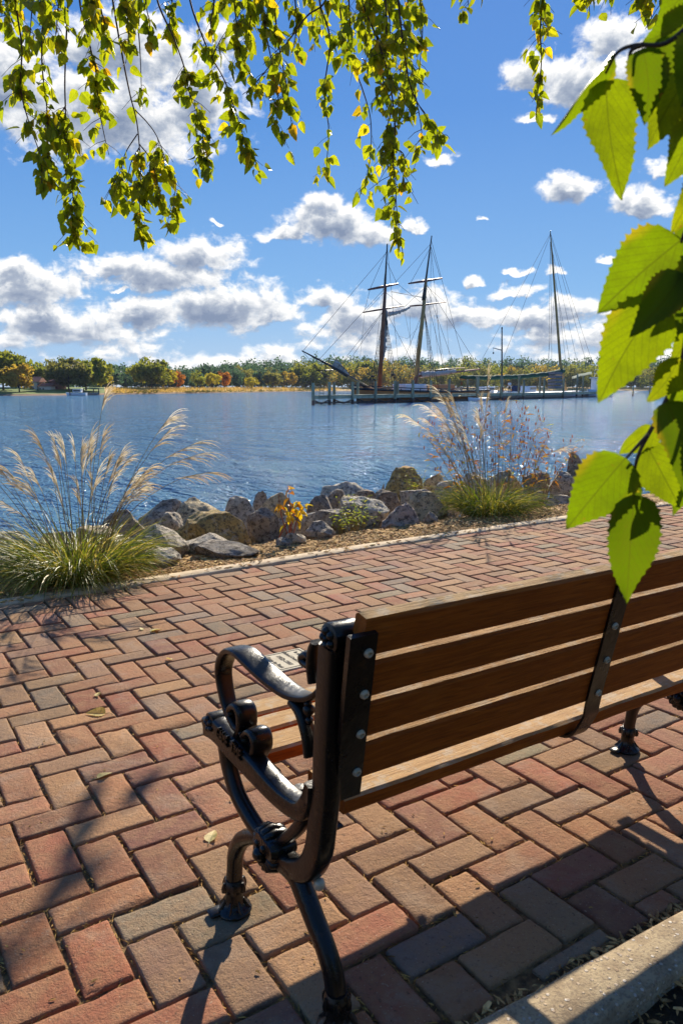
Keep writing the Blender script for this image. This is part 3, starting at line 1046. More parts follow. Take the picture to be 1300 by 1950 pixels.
def grass_clump(loc, R, nb, L, seed, tall):
    """tussock of blades plus flowering stems with plumes; tall = list of (azimuth, length, lean, droop, plume length)"""
    r = np.random.default_rng(seed)
    blades, stems, plumes = MB(), MB(), MB()
    for i in range(nb):
        a0, rr = r.uniform(0, 6.28), R * math.sqrt(r.random()) * 0.6
        base = np.array(loc) + np.array([math.cos(a0) * rr, math.sin(a0) * rr, -0.02])
        az = a0 + r.normal(0, 0.5)
        l = L * r.uniform(0.55, 1.15)
        pth, d = blade_path(base, az, l, r.uniform(0.05, 0.55) + 0.5 * rr / R, r.uniform(0.5, 2.2))
        pth[:, 2] = np.maximum(pth[:, 2], loc[2] + 0.01)
        w0 = r.uniform(0.0035, 0.0075)
        side = np.array([-d[1], d[0], 0]) * math.cos(.6) + np.array([0, 0, math.sin(.6)]) * r.choice([-1, 1])
        tn = np.clip(r.beta(1.5, 2.2) + (0.25 if r.random() < .2 else 0), 0, 1)
        if r.random() < .10:                       # dead blades: kinked over, straw coloured
            k_ = r.integers(3, 6)
            ang_ = r.uniform(-1, 1)
            dirk = np.array([d[0] * math.cos(ang_) - d[1] * math.sin(ang_), d[0] * math.sin(ang_) + d[1] * math.cos(ang_), -r.uniform(.2, 1.1)])
            for q_ in range(k_, len(pth)):
                pth[q_] = pth[q_ - 1] + dirk / np.linalg.norm(dirk) * l / 8
            pth[:, 2] = np.maximum(pth[:, 2], loc[2] + 0.01)
            tn = r.uniform(.8, 1)
        ribbon(blades, pth, w0 * np.array([.7, .95, 1, 1, .9, .75, .5, .08]), side, tn)
    for (az, l, lean, droop, pl) in tall:
        a0, rr = az + r.normal(0, .6), R * 0.45 * math.sqrt(r.random())
        base = np.array(loc) + np.array([math.cos(a0) * rr, math.sin(a0) * rr, 0])
        pth, d = blade_path(base, az, l, lean, droop, 12)
        stems.tube(pth, np.linspace(0.0028, 0.0012, 12), 5, tint=(r.random(),) * 3)
        tip, tdir = pth[-1], pth[-1] - pth[-2]
        tdir /= np.linalg.norm(tdir)
        tn0 = r.random()
        wind = FH * 0.0 + RT * (0.55 if (d @ RT) > -0.25 else -0.5)
        for k in range(15):
            f_ = r.random() * 0.8
            st = pth[-1] - tdir * f_ * pl
            dr = tdir + wind * r.uniform(0, .28) + r.normal(0, 0.065, 3)
            ll = pl * r.uniform(0.45, 0.85)
            nn = 7
            pp = [st]
            for q in range(1, nn):
                dr = dr + wind * 0.05 + np.array([0, 0, -0.10]) * q * 0.5
                dr /= np.linalg.norm(dr)
                pp.append(pp[-1] + dr * ll / (nn - 1))
            sd = np.cross(dr, FH); sd /= np.linalg.norm(sd) + 1e-9
            ribbon(plumes, pp, 0.0044 * np.array([.35, .8, 1, 1, .9, .6, .15]), sd, np.clip(tn0 * .6 + r.uniform(0, .55), 0, 1))
    return blades, stems, plumes


def clump_thing(loc, R, nb, L, seed, tall, label):
    root = thing("ornamental_grass", label, "ornamental grass", loc, "plume grasses on the bank")
    bl, st, pm = grass_clump(loc, R, nb, L, seed, tall)
    bl.build("blades", m_blade, root, loc)
    st.build("flower_stems", m_stem, root, loc)
    pm.build("plumes", m_plume, root, loc)
    return root


def azpix(lean_right):               # azimuth that leans right (+) or left (-) in the view, with depth mixed in
    d = RT * math.sin(lean_right) + FH * math.cos(lean_right)
    return math.atan2(d[1], d[0])


r_ = np.random.default_rng(21)
tallL = []
for i in range(36):
    lr = r_.uniform(-1.9, 1.9)
    tallL.append((azpix(lr), r_.uniform(0.56, 0.92), 0.02 + abs(lr) * 0.15 * r_.uniform(.6, 1.3), 0.10 + abs(lr) * 0.22 * r_.uniform(.3, 1.4), r_.uniform(.15, .24)))
tallL += [(azpix(1.4), 1.22, 0.10, 0.12, .2), (azpix(1.5), 1.12, 0.30, 0.95, .28), (azpix(1.4), 1.08, 0.36, 1.05, .28), (azpix(1.3), 1.15, 0.33, 0.8, .26),
          (azpix(1.5), 1.15, 0.22, 0.45, .26), (azpix(1.4), 1.1, 0.25, 0.5, .24), (azpix(-1.5), 1.1, 0.42, 0.45, .26), (azpix(-1.4), 1.05, 0.5, 0.4, .26)]
LCL = atz(148, 1098)
LCL[2] = bankz(LCL[0], LCL[1])
clump_thing(LCL, 0.39, 1900, 0.55, 31, tallL, "big green grass clump with tan feathery plumes leaning over the path on the left")
tallR = []
for i in range(22):
    lr = r_.uniform(-1.7, 0.7)
    tallR.append((azpix(lr), r_.uniform(0.75, 1.2), 0.02 + abs(lr) * 0.16, 0.1 + abs(lr) * 0.25 * r_.uniform(.3, 1.3), r_.uniform(.15, .22)))
tallR += [(azpix(-1.4), 1.25, 0.30, 0.55, .24), (azpix(-1.4), 1.22, 0.36, 0.6, .24), (azpix(-1.3), 1.3, 0.2, 0.35, .22), (azpix(1.4), 0.95, 0.35, 0.9, .2),
          (azpix(0.2), 1.38, 0.03, 0.05, .2)]
RCL = atz(932, 972)
RCL[2] = bankz(RCL[0], RCL[1])
clump_thing(RCL, 0.40, 1300, 0.56, 32, tallR, "smaller green grass clump with pale plumes and dry weeds beside the boulders on the right")


def small_leaf(mb, p, d, L, w, tint, fold=0.25, up=(0, 0, 1)):
    d = np.asarray(d, float); d /= np.linalg.norm(d)
    s_ = np.cross(d, np.asarray(up, float) + RNG.normal(0, .4, 3)); s_ /= np.linalg.norm(s_) + 1e-9
    n_ = np.cross(s_, d)
    p = np.asarray(p, float)
    P = [p, p + d * L * .35 + s_ * w / 2 + n_ * w * fold, p + d * L * .35, p + d * L * .35 - s_ * w / 2 + n_ * w * fold,
         p + d * L * .72 + s_ * w * .3 + n_ * w * fold * .5 - n_ * L * .05, p + d * L * .72 - n_ * L * .05, p + d * L * .72 - s_ * w * .3 + n_ * w * fold * .5 - n_ * L * .05, p + d * L - n_ * L * .16]
    mb.add(P, [(0, 2, 1), (0, 3, 2), (1, 2, 5, 4), (2, 3, 6, 5), (4, 5, 7), (5, 6, 7)], 0, (tint,) * 3)


# dry weeds with orange leaves in and beside the right clump
def weed(loc, H, lean, az, seed, label):
    r = np.random.default_rng(seed)
    root = thing("dry_weed", label, "weed", loc, "dry weeds round the right grass clump")
    st, lf, sd = MB(), MB(), MB()
    for s_ in range(5):
        b0 = np.array(loc) + np.append(r.normal(0, .03, 2), 0)
        pth, d = blade_path(b0, az + r.normal(0, .5), H * r.uniform(.75, 1.1), lean * r.uniform(.5, 1.3), r.uniform(.1, .5), 14)
        st.tube(pth, np.linspace(.0035, .0012, 14), 5, tint=(r.random() * .5,) * 3)
        for i in range(5, 14):
            for k in range(2):
                a = r.uniform(0, 6.28)
                dr = np.array([math.cos(a), math.sin(a), r.uniform(-.2, .9)])
                if r.random() < .22:
                    bp = [pth[i], pth[i] + dr * .05, pth[i] + dr * .09 + np.array([0, 0, .03]), pth[i] + dr * .12 + np.array([0, 0, .07])]
                    st.tube(bp, [.0016, .0012, .001, .0008], 4, tint=(r.random() * .5,) * 3)
                    st.lathe([(.001, 0), (.0055, .008), (.0065, .02), (.004, .034), (.001, .04)], bp[-1], [(1, 0, 0), (0, 1, 0), (0, 0, 1)], 5, mi=1)
                    p0 = bp[1]
                else:
                    p0 = pth[i]
                if r.random() < .55:
                    small_leaf(lf, p0, dr + np.array([0, 0, -.5]), r.uniform(.05, .105), r.uniform(.014, .027), r.random())
    st.build("stems", [m_stem, m_redst], root, loc)
    lf.build("leaves", m_orange, root, loc)


for i, (px, py, H_, ln, lr, lab) in enumerate([
        (905, 955, 1.15, .30, -1.5, "dry weed with orange leaves leaning left out of the right grass clump"),
        (890, 965, 1.05, .48, -1.5, "dry weed with olive and orange leaves bending far left over the tall golden block"),
        (940, 955, 1.25, .05, -.3, "tallest dry weed with orange leaves upright in the middle of the right grass clump"),
        (965, 955, 1.2, .07, .5, "upright dry weed with orange leaves in the right half of the right grass clump"),
        (920, 950, 1.2, .16, -1.0, "dry weed with dense orange leaves left of the tallest weed"),
        (1000, 950, .95, .20, 1.4, "thin dry weed with dark seed heads right of the right grass clump"),
        (1030, 945, .85, .30, 1.4, "low dry weed with orange stems beside the round grey veined boulder"),
        (980, 948, 1.1, .12, 1.2, "dry weed with dark seed heads leaning right out of the right grass clump")]):
    p = atz(px, py); p[2] = bankz(p[0], p[1]) - .01
    weed(p, H_, ln, azpix(lr), 300 + i, lab)

# yellow seedling in the rocks
p = atz(545, 1024); p[2] = bankz(p[0], p[1])
sd_loc = p.copy()
root = thing("yellow_seedling", "small seedling with red stems and bright yellow leaves in front of the grey boulders", "seedling", p)
st, lf = MB(), MB()
dep = (p - EYE) @ FW
for (tx, ty, nlf) in ((548, 925, 8), (530, 940, 4), (566, 955, 11), (580, 962, 9), (560, 975, 7), (540, 965, 5)):
    tip = atY(tx, ty, p[1] + RNG.uniform(-.08, .08))
    b0 = p + np.append(RNG.normal(0, .05, 2), -.01)
    midp = (b0 + tip) / 2 + np.append(RNG.normal(0, .02, 2), .03)
    pth = smooth_path([b0, midp, tip], 6)
    st.tube(pth, np.linspace(.006, .002, len(pth)), 6)
    for k in range(nlf):
        q = pth[int(len(pth) * RNG.uniform(.5, .99))]
        a = RNG.uniform(0, 6.28)
        small_leaf(lf, q, (math.cos(a), math.sin(a), RNG.uniform(-1.2, .2)), RNG.uniform(.055, .095), RNG.uniform(.032, .052), RNG.beta(2, 1.2) if ty > 945 else RNG.uniform(0, .35), .35)
st.build("stems", m_redst, root, sd_loc)
lf.build("leaves", m_yellow, root, sd_loc)

m_weed = leafmat("green_weed", [(0, (0.12, 0.2, 0.02)), (.6, (0.28, 0.36, 0.04)), (1, (0.5, 0.45, 0.06))], .5)
for i, (px, py, n_, H_, lab) in enumerate([(672, 1002, 26, .34, "small green weed in front of the pale squared boulder"), (792, 952, 16, .42, "yellow green leafy weed at the right side of the tall square golden block"),
                                           (655, 1000, 14, .26, "low yellow green weed beside the rounded dark streaked boulder"), (700, 955, 10, .3, "thin green weed between the boulders behind the pale squared one")]):
    p = atz(px, py); p[2] = bankz(p[0], p[1])
    if i == 1: p = atY(px, py, 6.9)
    root = thing("green_weed", lab, "weed", p, "green weeds among the boulders")
    st, lf = MB(), MB()
    for k in range(n_):
        pth, d = blade_path(p + np.append(RNG.normal(0, .07, 2), -.02), RNG.uniform(0, 6.28), H_ * RNG.uniform(.5, 1.1), .1, RNG.uniform(.2, .9), 8)
        st.tube(pth, np.linspace(.0025, .001, 8), 4, tint=(.6, .6, .6))
        for j in range(3, 8):
            a = RNG.uniform(0, 6.28)
            small_leaf(lf, pth[j], (math.cos(a), math.sin(a), RNG.uniform(-.1, .8)), RNG.uniform(.03, .06), RNG.uniform(.008, .014), RNG.random())
    st.build("stems", m_stem, root, p)
    lf.build("leaves", m_weed, root, p)


# ================================================================== FAR SHORE: TREES, HOUSE, BOATS
def crownmat(name, dark, mid, light):
    return leafmat(name, [(0.0, dark), (0.5, mid), (1.0, light)], 0.55, 0.6, spec=0.1, glow=(1.65, 1.65, 1.1))


CM = {'green': crownmat("crown_green", (0.10, 0.12, 0.018), (0.19, 0.195, 0.028), (0.30, 0.275, 0.045)),
      'yellow': crownmat("crown_yellow", (0.20, 0.18, 0.012), (0.36, 0.29, 0.02), (0.50, 0.38, 0.03)),
      'orange': crownmat("crown_orange", (0.24, 0.15, 0.025), (0.38, 0.24, 0.04), (0.48, 0.33, 0.07)),
      'red': crownmat("crown_red", (0.22, 0.065, 0.012), (0.40, 0.12, 0.02), (0.46, 0.20, 0.03)),
      'olive': crownmat("crown_olive", (0.105, 0.10, 0.035), (0.175, 0.155, 0.050), (0.25, 0.21, 0.07)),
      'pine': crownmat("crown_pine", (0.025, 0.060, 0.058), (0.045, 0.090, 0.075), (0.085, 0.125, 0.075))}  # pine: blue of distance haze put partly into the needle colour
m_bark = mottled("bark", (0.13, 0.095, 0.065), (0.06, 0.045, 0.033), 3.0, 0.95)


def crown_quads(mb, c, rx, rz, n, size, r, ncl=16, conic=False):
    """leaf clumps: many small faces gathered round a number of boughs"""
    cl = []
    for i in range(ncl):
        d = r.normal(size=3); d /= np.linalg.norm(d)
        q = r.uniform(.35, .95) ** .6
        p = d * q
        if conic:
            hz = r.uniform(-1, 1)
            rad = (1 - (hz + 1) / 2) * .85 + .15
            a = r.uniform(0, 6.28)
            p = np.array([math.cos(a) * rad * r.uniform(.2, 1), math.sin(a) * rad * r.uniform(.2, 1), hz])
        elif p[2] < 0:
            p[2] *= .8
        cl.append((p, r.uniform(.28, .50), r.uniform(0, 1)))
    per = n // ncl
    P, F, T = [], [], []
    for (p, s_, tn) in cl:
        for k in range(per):
            o = r.normal(size=3); o /= np.linalg.norm(o); o *= s_ * r.random() ** .45
            q = (p + o) * np.array([rx, rx, rz]) + c
            nrm = r.normal(size=3) + o / s_ * 0.8; nrm /= np.linalg.norm(nrm)
            u_ = np.cross(nrm, r.normal(size=3)); u_ /= np.linalg.norm(u_)
            v_ = np.cross(nrm, u_)
            sz = size * r.uniform(.5, 1.25)
            i0 = len(P)
            P += [q - u_ * sz, q - v_ * sz * .6, q + u_ * sz, q + v_ * sz * .6]
            F.append((i0, i0 + 1, i0 + 2, i0 + 3))
            t0 = np.clip(.25 * tn + .5 * r.random() + .15, 0, 1)
            T += [(t0,) * 3] * 4
    mb.add(np.array(P), F, 0, np.array(T))


def far_tree(px, top, bot, hw, kind, back, label, n=900, seed=0, conic=False, trunk_frac=.16, name="tree"):
    r = np.random.default_rng(500 + seed)
    p, D = shore_at(px, back)
    dep = D * math.cos(math.atan2(px - CX, FPX)) if False else (p - EYE) @ FW
    w = hw * dep / FPX
    zt = EYE[2] + (YH - top) * dep / FPX
    H = zt - p[2]
    root = thing(name, label, "tree", p, "trees along the far shore")
    tr = MB()
    hb = H * trunk_frac
    tr.tube([p + np.array([0, 0, -.2]), p + np.array([0, 0, hb]), p + np.array([w * .05, 0, H * .6])], [H * .03, H * .022, H * .008], 7)
    for k in range(5):
        a = r.uniform(0, 6.28)
        e = p + np.array([math.cos(a) * w * .6, math.sin(a) * w * .6, H * r.uniform(.5, .75)])
        tr.tube([p + np.array([0, 0, hb * r.uniform(.8, 1.3)]), (p + e) / 2 + np.array([0, 0, H * .12]), e], [H * .013, H * .009, H * .003], 5)
    tr.build("trunk", m_bark, root, p, smooth=True)
    cr = MB()
    rz = (H - hb * .45) / 2
    crown_quads(cr, p + np.array([0, 0, H - rz]), w * 1.08, rz * .97, int(n * 1.5), w * .095 + .14, r, 24, conic)
    cr.build("crown", CM[kind], root, p)
    return root


TREES = [
 (8, 668, 750, 46, 'green', 20, 'tall green tree cut by the left edge of the photo behind the lawn', 1400, False),
 (62, 688, 748, 42, 'green', 38, 'broad green tree behind the orange tree near the house', 1200, False),
 (38, 696, 750, 30, 'orange', 11, 'round orange tree on the lawn left of the house', 1200, False),
 (82, 702, 746, 18, 'pine', 44, 'dark bluish tree rising behind the red roof of the house', 600, True),
 (103, 689, 746, 26, 'olive', 42, 'olive tree behind the right end of the house', 800, False),
 (132, 686, 750, 34, 'olive', 16, 'broad dull green tree right of the house', 1300, False),
 (165, 681, 750, 42, 'green', 18, 'largest bright green tree right of the house', 1700, False),
 (203, 700, 748, 16, 'yellow', 28, 'narrow yellow green tree at the right end of the lawn', 700, False),
 (122, 684, 744, 20, 'pine', 49, 'dark pine peeping over the broad dull green tree', 600, True),
 (290, 688, 746, 32, 'green', 26, 'spreading oak with a visible trunk standing in the golden field', 1700, False),
 (317, 700, 746, 18, 'yellow', 27, 'yellow green tree touching the spreading oak in the golden field', 900, False),
 (341, 709, 745, 11, 'red', 28, 'small red brown tree right of the spreading oak', 500, False),
 (376, 706, 745, 13, 'green', 32, 'pale green tree in the golden field left of the yellow bush', 500, False),
 (405, 709, 744, 13, 'yellow', 32, 'bright yellow rounded tree in the golden field', 600, False),
 (427, 708, 743, 12, 'red', 34, 'orange red tree right of the bright yellow rounded tree', 600, False),
 (458, 700, 742, 14, 'olive', 54, 'olive tree with thin crown at the end of the golden field', 600, False),
 (520, 707, 743, 20, 'olive', 34, 'olive brown tree left of the orange tree near the bowsprit', 800, False),
 (546, 708, 742, 17, 'orange', 36, 'orange tree left of the bowsprit of the schooner', 800, False),
 (583, 688, 742, 26, 'green', 32, 'green tree under the tip of the bowsprit', 1100, False),
 (610, 700, 742, 22, 'olive', 36, 'olive tree behind the bowsprit of the schooner', 800, False),
 (690, 688, 742, 34, 'green', 34, 'broad green tree behind the foremast of the schooner', 1200, False),
 (480, 716, 742, 12, 'yellow', 24, 'low yellow green tree in front of the dark wood', 400, False),
]
for i, (px, top, bot, hw, kind, back, lab, n_, con) in enumerate(TREES):
    far_tree(px, top, bot, hw, kind, back, lab, n_, i, con)

# the far-off wood reads as one mass: pines behind, mixed crowns in front
def wood(name, spec, kind, seed, size_k):
    r = np.random.default_rng(seed)
    mb, tk = MB(), MB()
    for (px, top, hw, back, con) in spec:
        p, D = shore_at(px, back)
        dep = (p - EYE) @ FW
        w = hw * dep / FPX
        H = EYE[2] + (YH - top) * dep / FPX - p[2]
        rz = H * .5
        crown_quads(mb, p + np.array([0, 0, H - rz]), w * 1.7, rz, 560, w * size_k + .18, r, 14, con)
        crown_quads(mb, p + np.array([0, 0, H * .28]) - FH * 2, w * 1.3, H * .28, 200, w * size_k + .2, r, 6)
    o = mb.build(name, CM[kind])
    return tag(o, kind='stuff')


r_ = np.random.default_rng(77)
pines, olives, greens, oranges = [], [], [], []
x = 60
while x < 1420:
    base = 700 if x < 440 else (690 if x < 600 else (682 if x < 700 else 688))
    pines.append((x, base + r_.normal(0, 3.0), r_.uniform(11, 18), r_.uniform(70, 110), r_.random() < .12))
    x += r_.uniform(4, 7)
x = 590
while x < 1420:
    L_ = [olives, greens, greens, olives, olives, greens, oranges][int(r_.integers(7))]
    L_.append((x, 694 + r_.normal(0, 6) + (4 if x > 900 else 0), r_.uniform(10, 18), r_.uniform(18, 50), False))
    x += r_.uniform(7, 12)
x = 440
while x < 600:
    [olives, pines, pines][int(r_.integers(3))].append((x, 700 + r_.normal(0, 5), r_.uniform(9, 14), r_.uniform(45, 60), False))
    x += r_.uniform(8, 12)
wood("pine_wood", pines, 'pine', 1, .11)
wood("olive_wood", olives, 'olive', 2, .10)
wood("green_wood", greens, 'green', 3, .10)
wood("orange_wood", oranges, 'orange', 4, .10)
# tall marsh grass along the water
mb = MB()
m_reed = leafmat("marsh_reed", [(0, (0.30, 0.19, 0.06)), (.5, (0.50, 0.33, 0.11)), (1, (0.62, 0.45, 0.18))], .3, .8)
for i in range(7000):
    px = r_.uniform(206, 640) if i % 5 else r_.uniform(590, 1300)
    p, D = shore_at(px, r_.uniform(2, 30))
    h = r_.uniform(.3, .8) * (1 if px < 600 else 1.4)
    a = r_.uniform(0, 3.14); u_ = np.array([math.cos(a), math.sin(a), 0]) * r_.uniform(.08, .2)
    ln_ = np.append(r_.normal(0, .15, 2), h)
    tn = r_.random()
    mb.add([p - u_, p + u_, p + ln_], [(0, 1, 2)], 0, (tn,) * 3)
tag(mb.build("marsh_grass", m_reed), kind='stuff')
mb = MB()
m_scrub = crownmat("scrub_leaf", (0.07, 0.06, 0.02), (0.13, 0.10, 0.03), (0.2, 0.15, 0.05))
for i in range(60):
    px = r_.uniform(210, 600)
    if 300 < px < 360: continue
    p, D = shore_at(px, r_.uniform(0.5, 2.5))
    crown_quads(mb, p + np.array([0, 0, .25]), r_.uniform(.8, 1.6), .45, 40, .2, r_, 5)
tag(mb.build("shore_scrub", m_scrub), kind='stuff')

# ---- the house on the left shore
m_wwall = mottled("white_siding", (0.78, 0.77, 0.74), (0.66, 0.66, 0.66), 1.0, 0.7)
m_broof = mottled("red_roof", (0.36, 0.15, 0.10), (0.26, 0.11, 0.08), 1.5, 0.8)
m_brickw = mottled("house_brick", (0.30, 0.13, 0.09), (0.22, 0.09, 0.07), 2.0, 0.9)
m_glass, t, b = newmat("window_glass")
setb(b, 0.1, 0, 0.6); b.inputs['Base Color'].default_value = (0.02, 0.03, 0.05, 1)


def at_far(px, py, D):
    return atdist(px, py, D)


hp, hD = shore_at(80, 22)
AX = np.array([RT, FH, [0, 0, 1.0]])
house = thing("house", "white and brick house with red roofs among the trees on the left shore", "house", hp)


def hpt(px, py, dy=0.0):
    return atdist(px, py, hD + dy)


def slab_px(mb, x0, y0, x1, y1, depth, dy=0.0):
    a, c = hpt(x0, y0, dy), hpt(x1, y1, dy)
    ctr = (a + c) / 2 + FH * depth / 2
    mb.box(ctr, (abs((c - a) @ RT), depth, abs(c[2] - a[2])), AX)


def gable_px(mb, x0, x1, ye, yr, depth, dy=0.0, over=.25):
    a, c, e = hpt(x0, ye, dy), hpt(x1, ye, dy), hpt((x0 + x1) / 2, yr, dy)
    hw_ = (c - a) @ RT / 2 + over
    m0 = (a + c) / 2 - FH * over
    hz = e[2] - a[2]
    P = []
    for d in (0, depth + 2 * over):
        P += [m0 - RT * hw_ + FH * d, m0 + RT * hw_ + FH * d, m0 + FH * d / 1 + np.array([0, 0, hz])] if False else []
    # ridge parallel to the shore
    P = [m0 - RT * hw_, m0 + RT * hw_, m0 + RT * hw_ * .92 + FH * depth / 2 + np.array([0, 0, hz]), m0 - RT * hw_ * .92 + FH * depth / 2 + np.array([0, 0, hz]),
         m0 - RT * hw_ + FH * (depth + over), m0 + RT * hw_ + FH * (depth + over)]
    mb.add(P, [(0, 1, 2, 3), (3, 2, 5, 4), (0, 3, 4), (1, 5, 2), (0, 4, 5, 1)])


mb = MB(); slab_px(mb, 60, 727, 73, 750, 5, 1.2); mb.build("tower_wall", m_wwall, house, hp)
mb = MB(); gable_px(mb, 58, 75, 727, 717, 5, 1.2); mb.build("tower_roof", m_broof, house, hp)
mb = MB(); slab_px(mb, 72, 736, 99, 750, 4, 0); mb.build("porch_wall", m_wwall, house, hp)
mb = MB(); gable_px(mb, 71, 101, 736, 729, 4, 0); mb.build("porch_roof", m_broof, house, hp)
mb = MB(); slab_px(mb, 94, 726, 112, 750, 6, 2.5); mb.build("brick_wing", m_brickw, house, hp)
mb = MB(); gable_px(mb, 92, 114, 726, 715, 6, 2.5); mb.build("wing_roof", m_broof, house, hp)
for (x0, y0, x1, y1, dy) in [(62, 729, 65, 733, 1.1), (67, 729, 71, 733, 1.1), (62, 737, 65, 743, 1.1), (75, 739, 78.5, 746, -.1), (81, 739, 84.5, 746, -.1), (87, 739, 90.5, 746, -.1), (93, 739, 96.5, 746, -.1), (101, 730, 104, 734, 2.4), (107, 730, 110, 734, 2.4)]:
    mb = MB(); slab_px(mb, x0, y0, x1, y1, .16, dy)
    w = mb.build("window", m_glass, house, hp)
    fr = MB(); slab_px(fr, (x0 + x1) / 2 - .15, y0, (x0 + x1) / 2 + .15, y1, .1, dy - .05)
    fr.build("mullion", m_wwall, w, hp)

# ---- boats, lift posts on the left shore
m_whull = mottled("boat_white", (0.80, 0.80, 0.80), (0.70, 0.71, 0.72), 2.0, 0.35)
m_dkwood = mottled("dark_timber", (0.075, 0.055, 0.045), (0.035, 0.028, 0.025), 4.0, 0.85)
m_navy = mottled("navy_cover", (0.02, 0.035, 0.09), (0.015, 0.025, 0.06), 4.0, 0.7)


def hull_mesh(mb, c, ax, L, B, H, sheer=.25, mi=0, bow=1.0, n=14):
    """round bilged boat hull: ax is the bow direction; c is the midpoint at the waterline"""
    ax = np.asarray(ax, float); side = np.cross([0, 0, 1.0], ax)
    secs = []
    for i in range(n + 1):
        s_ = i / n * 2 - 1
        wid = B / 2 * (1 - max(0, s_) ** 2.4 * bow) * (1 - .18 * max(0, -s_) ** 2)
        wid = max(wid, .03)
        zt = H * (1 + sheer * (max(0, s_) ** 2 + .4 * max(0, -s_) ** 2))
        x = s_ * L / 2
        rake = .07 * L * max(0, s_ - .5) * 2
        ring = []
        for (k, z, rk) in ((1, zt, 1), (.96, zt * .55, .7), (.82, zt * .1, .35), (.45, -H * .25, .1), (0, -H * .45, 0)):
            ring.append(c + ax * (x + rake * rk) + side * wid * k + np.array([0, 0, z]))
        ring += [c + ax * (x + rake * rk) - side * wid * k + np.array([0, 0, z]) for (k, z, rk) in ((.45, -H * .25, .1), (.82, zt * .1, .35), (.96, zt * .55, .7), (1, zt, 1))]
        secs.append(ring)
    m = 9
    P = [p for r in secs for p in r]
    F = [(i * m + j, (i + 1) * m + j, (i + 1) * m + j + 1, i * m + j + 1) for i in range(n) for j in range(m - 1)]
    F += [(i * m + m - 1, (i + 1) * m + m - 1, (i + 1) * m, i * m) for i in range(n)]       # deck
    F.append(tuple(range(m)))
    mb.add(P, F, mi)


bp, bD = shore_at(147, -6)
bp[2] = WZ
boat = thing("cabin_boat", "small white motor boat with a cabin moored before the big trees on the left shore", "boat", bp)
mb = MB(); hull_mesh(mb, bp, -RT, 4.4, 1.7, .6); mb.build("hull", m_whull, boat, bp)
mb = MB(); mb.box(bp + np.array([0, 0, 1.05]) + RT * .2, (1.9, 1.2, .7), AX, bevel=.1); cb = mb.build("cabin", m_whull, boat, bp)
mb = MB(); mb.box(bp + np.array([0, 0, 1.1]) + RT * .2 - FH * .61, (1.5, .06, .35), AX); mb.build("cabin_window", m_glass, cb, bp)
mb = MB(); mb.box(bp + np.array([0, 0, 1.48]) + RT * .2, (2.2, 1.4, .08), AX, bevel=.02); mb.build("cabin_roof", m_whull, boat, bp)
bp2, _ = shore_at(172, -5); bp2[2] = WZ
skiff = thing("skiff", "low grey skiff beside the white cabin boat on the left shore", "boat", bp2)
m_grayh = mottled("boat_grey", (0.22, 0.22, 0.22), (0.14, 0.14, 0.14), 3.0, .5)
mb = MB(); hull_mesh(mb, bp2, RT, 3.6, 1.4, .55); mb.build("hull", m_grayh, skiff, bp2)
mb = MB(); mb.box(bp2 + np.array([0, 0, .6]), (.3, 1.2, .08), AX); mb.build("thwart", m_dkwood, skiff, bp2)
for i, (px, lab) in enumerate([(134, "mooring post left of the white cabin boat on the left shore"), (160, "mooring post right of the white cabin boat on the left shore"),
                               (189, "lone mooring post right of the low grey skiff on the left shore"), (179, "mooring post at the stern of the low grey skiff")]):
    p, _ = shore_at(px, -6); p[2] = WZ
    mb = MB(); mb.tube([p + np.array([0, 0, -.8]), p + np.array([0, 0, 1.5])], [.13, .12], 8)
    mb.lathe([(.14, 0), (.10, .06), (.02, .09)], p + np.array([0, 0, 1.5]), np.eye(3), 8)
    tag(mb.build("mooring_post", m_dkwood, origin=p), lab, "post", "mooring posts on the left shore")


# ================================================================== PIER AND SHIPS
m_pile = mottled("pile_wood", (0.36, 0.36, 0.24), (0.15, 0.145, 0.10), 2.0, 0.9, 0.5, 12.0, stretch=(1, 1, .2))
m_deck = mottled("deck_wood", (0.46, 0.47, 0.33), (0.30, 0.31, 0.21), 1.5, 0.9)
m_string = mottled("stringer_wood", (0.44, 0.45, 0.31), (0.29, 0.30, 0.21), 1.5, 0.9)
m_wet = mottled("wet_timber", (0.075, 0.045, 0.035), (0.035, 0.024, 0.02), 2.0, 0.6)
DA, DB = atz(594, 772, WZ), atz(1107, 757.5, WZ)
DX = (DB - DA); DX[2] = 0; DLEN = np.linalg.norm(DX); DX /= DLEN
DN = np.array([-DX[1], DX[0], 0])                 # away from the viewer
if DN @ FH < 0: DN = -DN
DAX = np.array([DX, DN, [0, 0, 1.0]])
DS = DA - EYE; DS[2] = 0; DS /= np.linalg.norm(DS)          # the pier's end is cut on the skew
DAXS = np.array([DX, DS, [0, 0, 1.0]])


def onpier(px, py, back=0.0):
    """point of the sight line on the vertical plane along the pier, back metres behind its near edge"""
    d = ray(px, py)
    o = DA + DS * back
    tt = ((o - EYE) @ DN) / (d @ DN)
    return EYE + d * tt


DZ = 0.42                                          # top of the deck
pier = thing("pier", "long timber pier on piles reaching out from the right across the water", "pier", (DA + DB) / 2)
PO = (DA + DB) / 2
W_P = 2.6
mb = MB()
nb = int((DLEN + 14) / .3)
for i in range(nb):                               # cross planks, one mesh
    c = DA + DX * (.15 + i * .3 - 0.1) + DS * W_P / 2
    c[2] = DZ - .03
    mb.box(c, (.27, W_P + .15, .06), DAXS, tint=(1,) * 3)
mb.build("deck", m_deck, pier, PO)
for back in (0.12, W_P - .12):
    mb = MB()
    c = DA + DX * (DLEN + 14) / 2 + DS * back; c[2] = DZ - .24
    mb.box(c, (DLEN + 14, .12, .30), DAX)
    mb.build("stringer", m_string if back < 1 else m_wet, pier, PO)
mb = MB()
c = DA + DX * (DLEN + 14) / 2 + DS * .4; c[2] = WZ + .22
mb.box(c, (DLEN + 14, .14, .16), DAX)
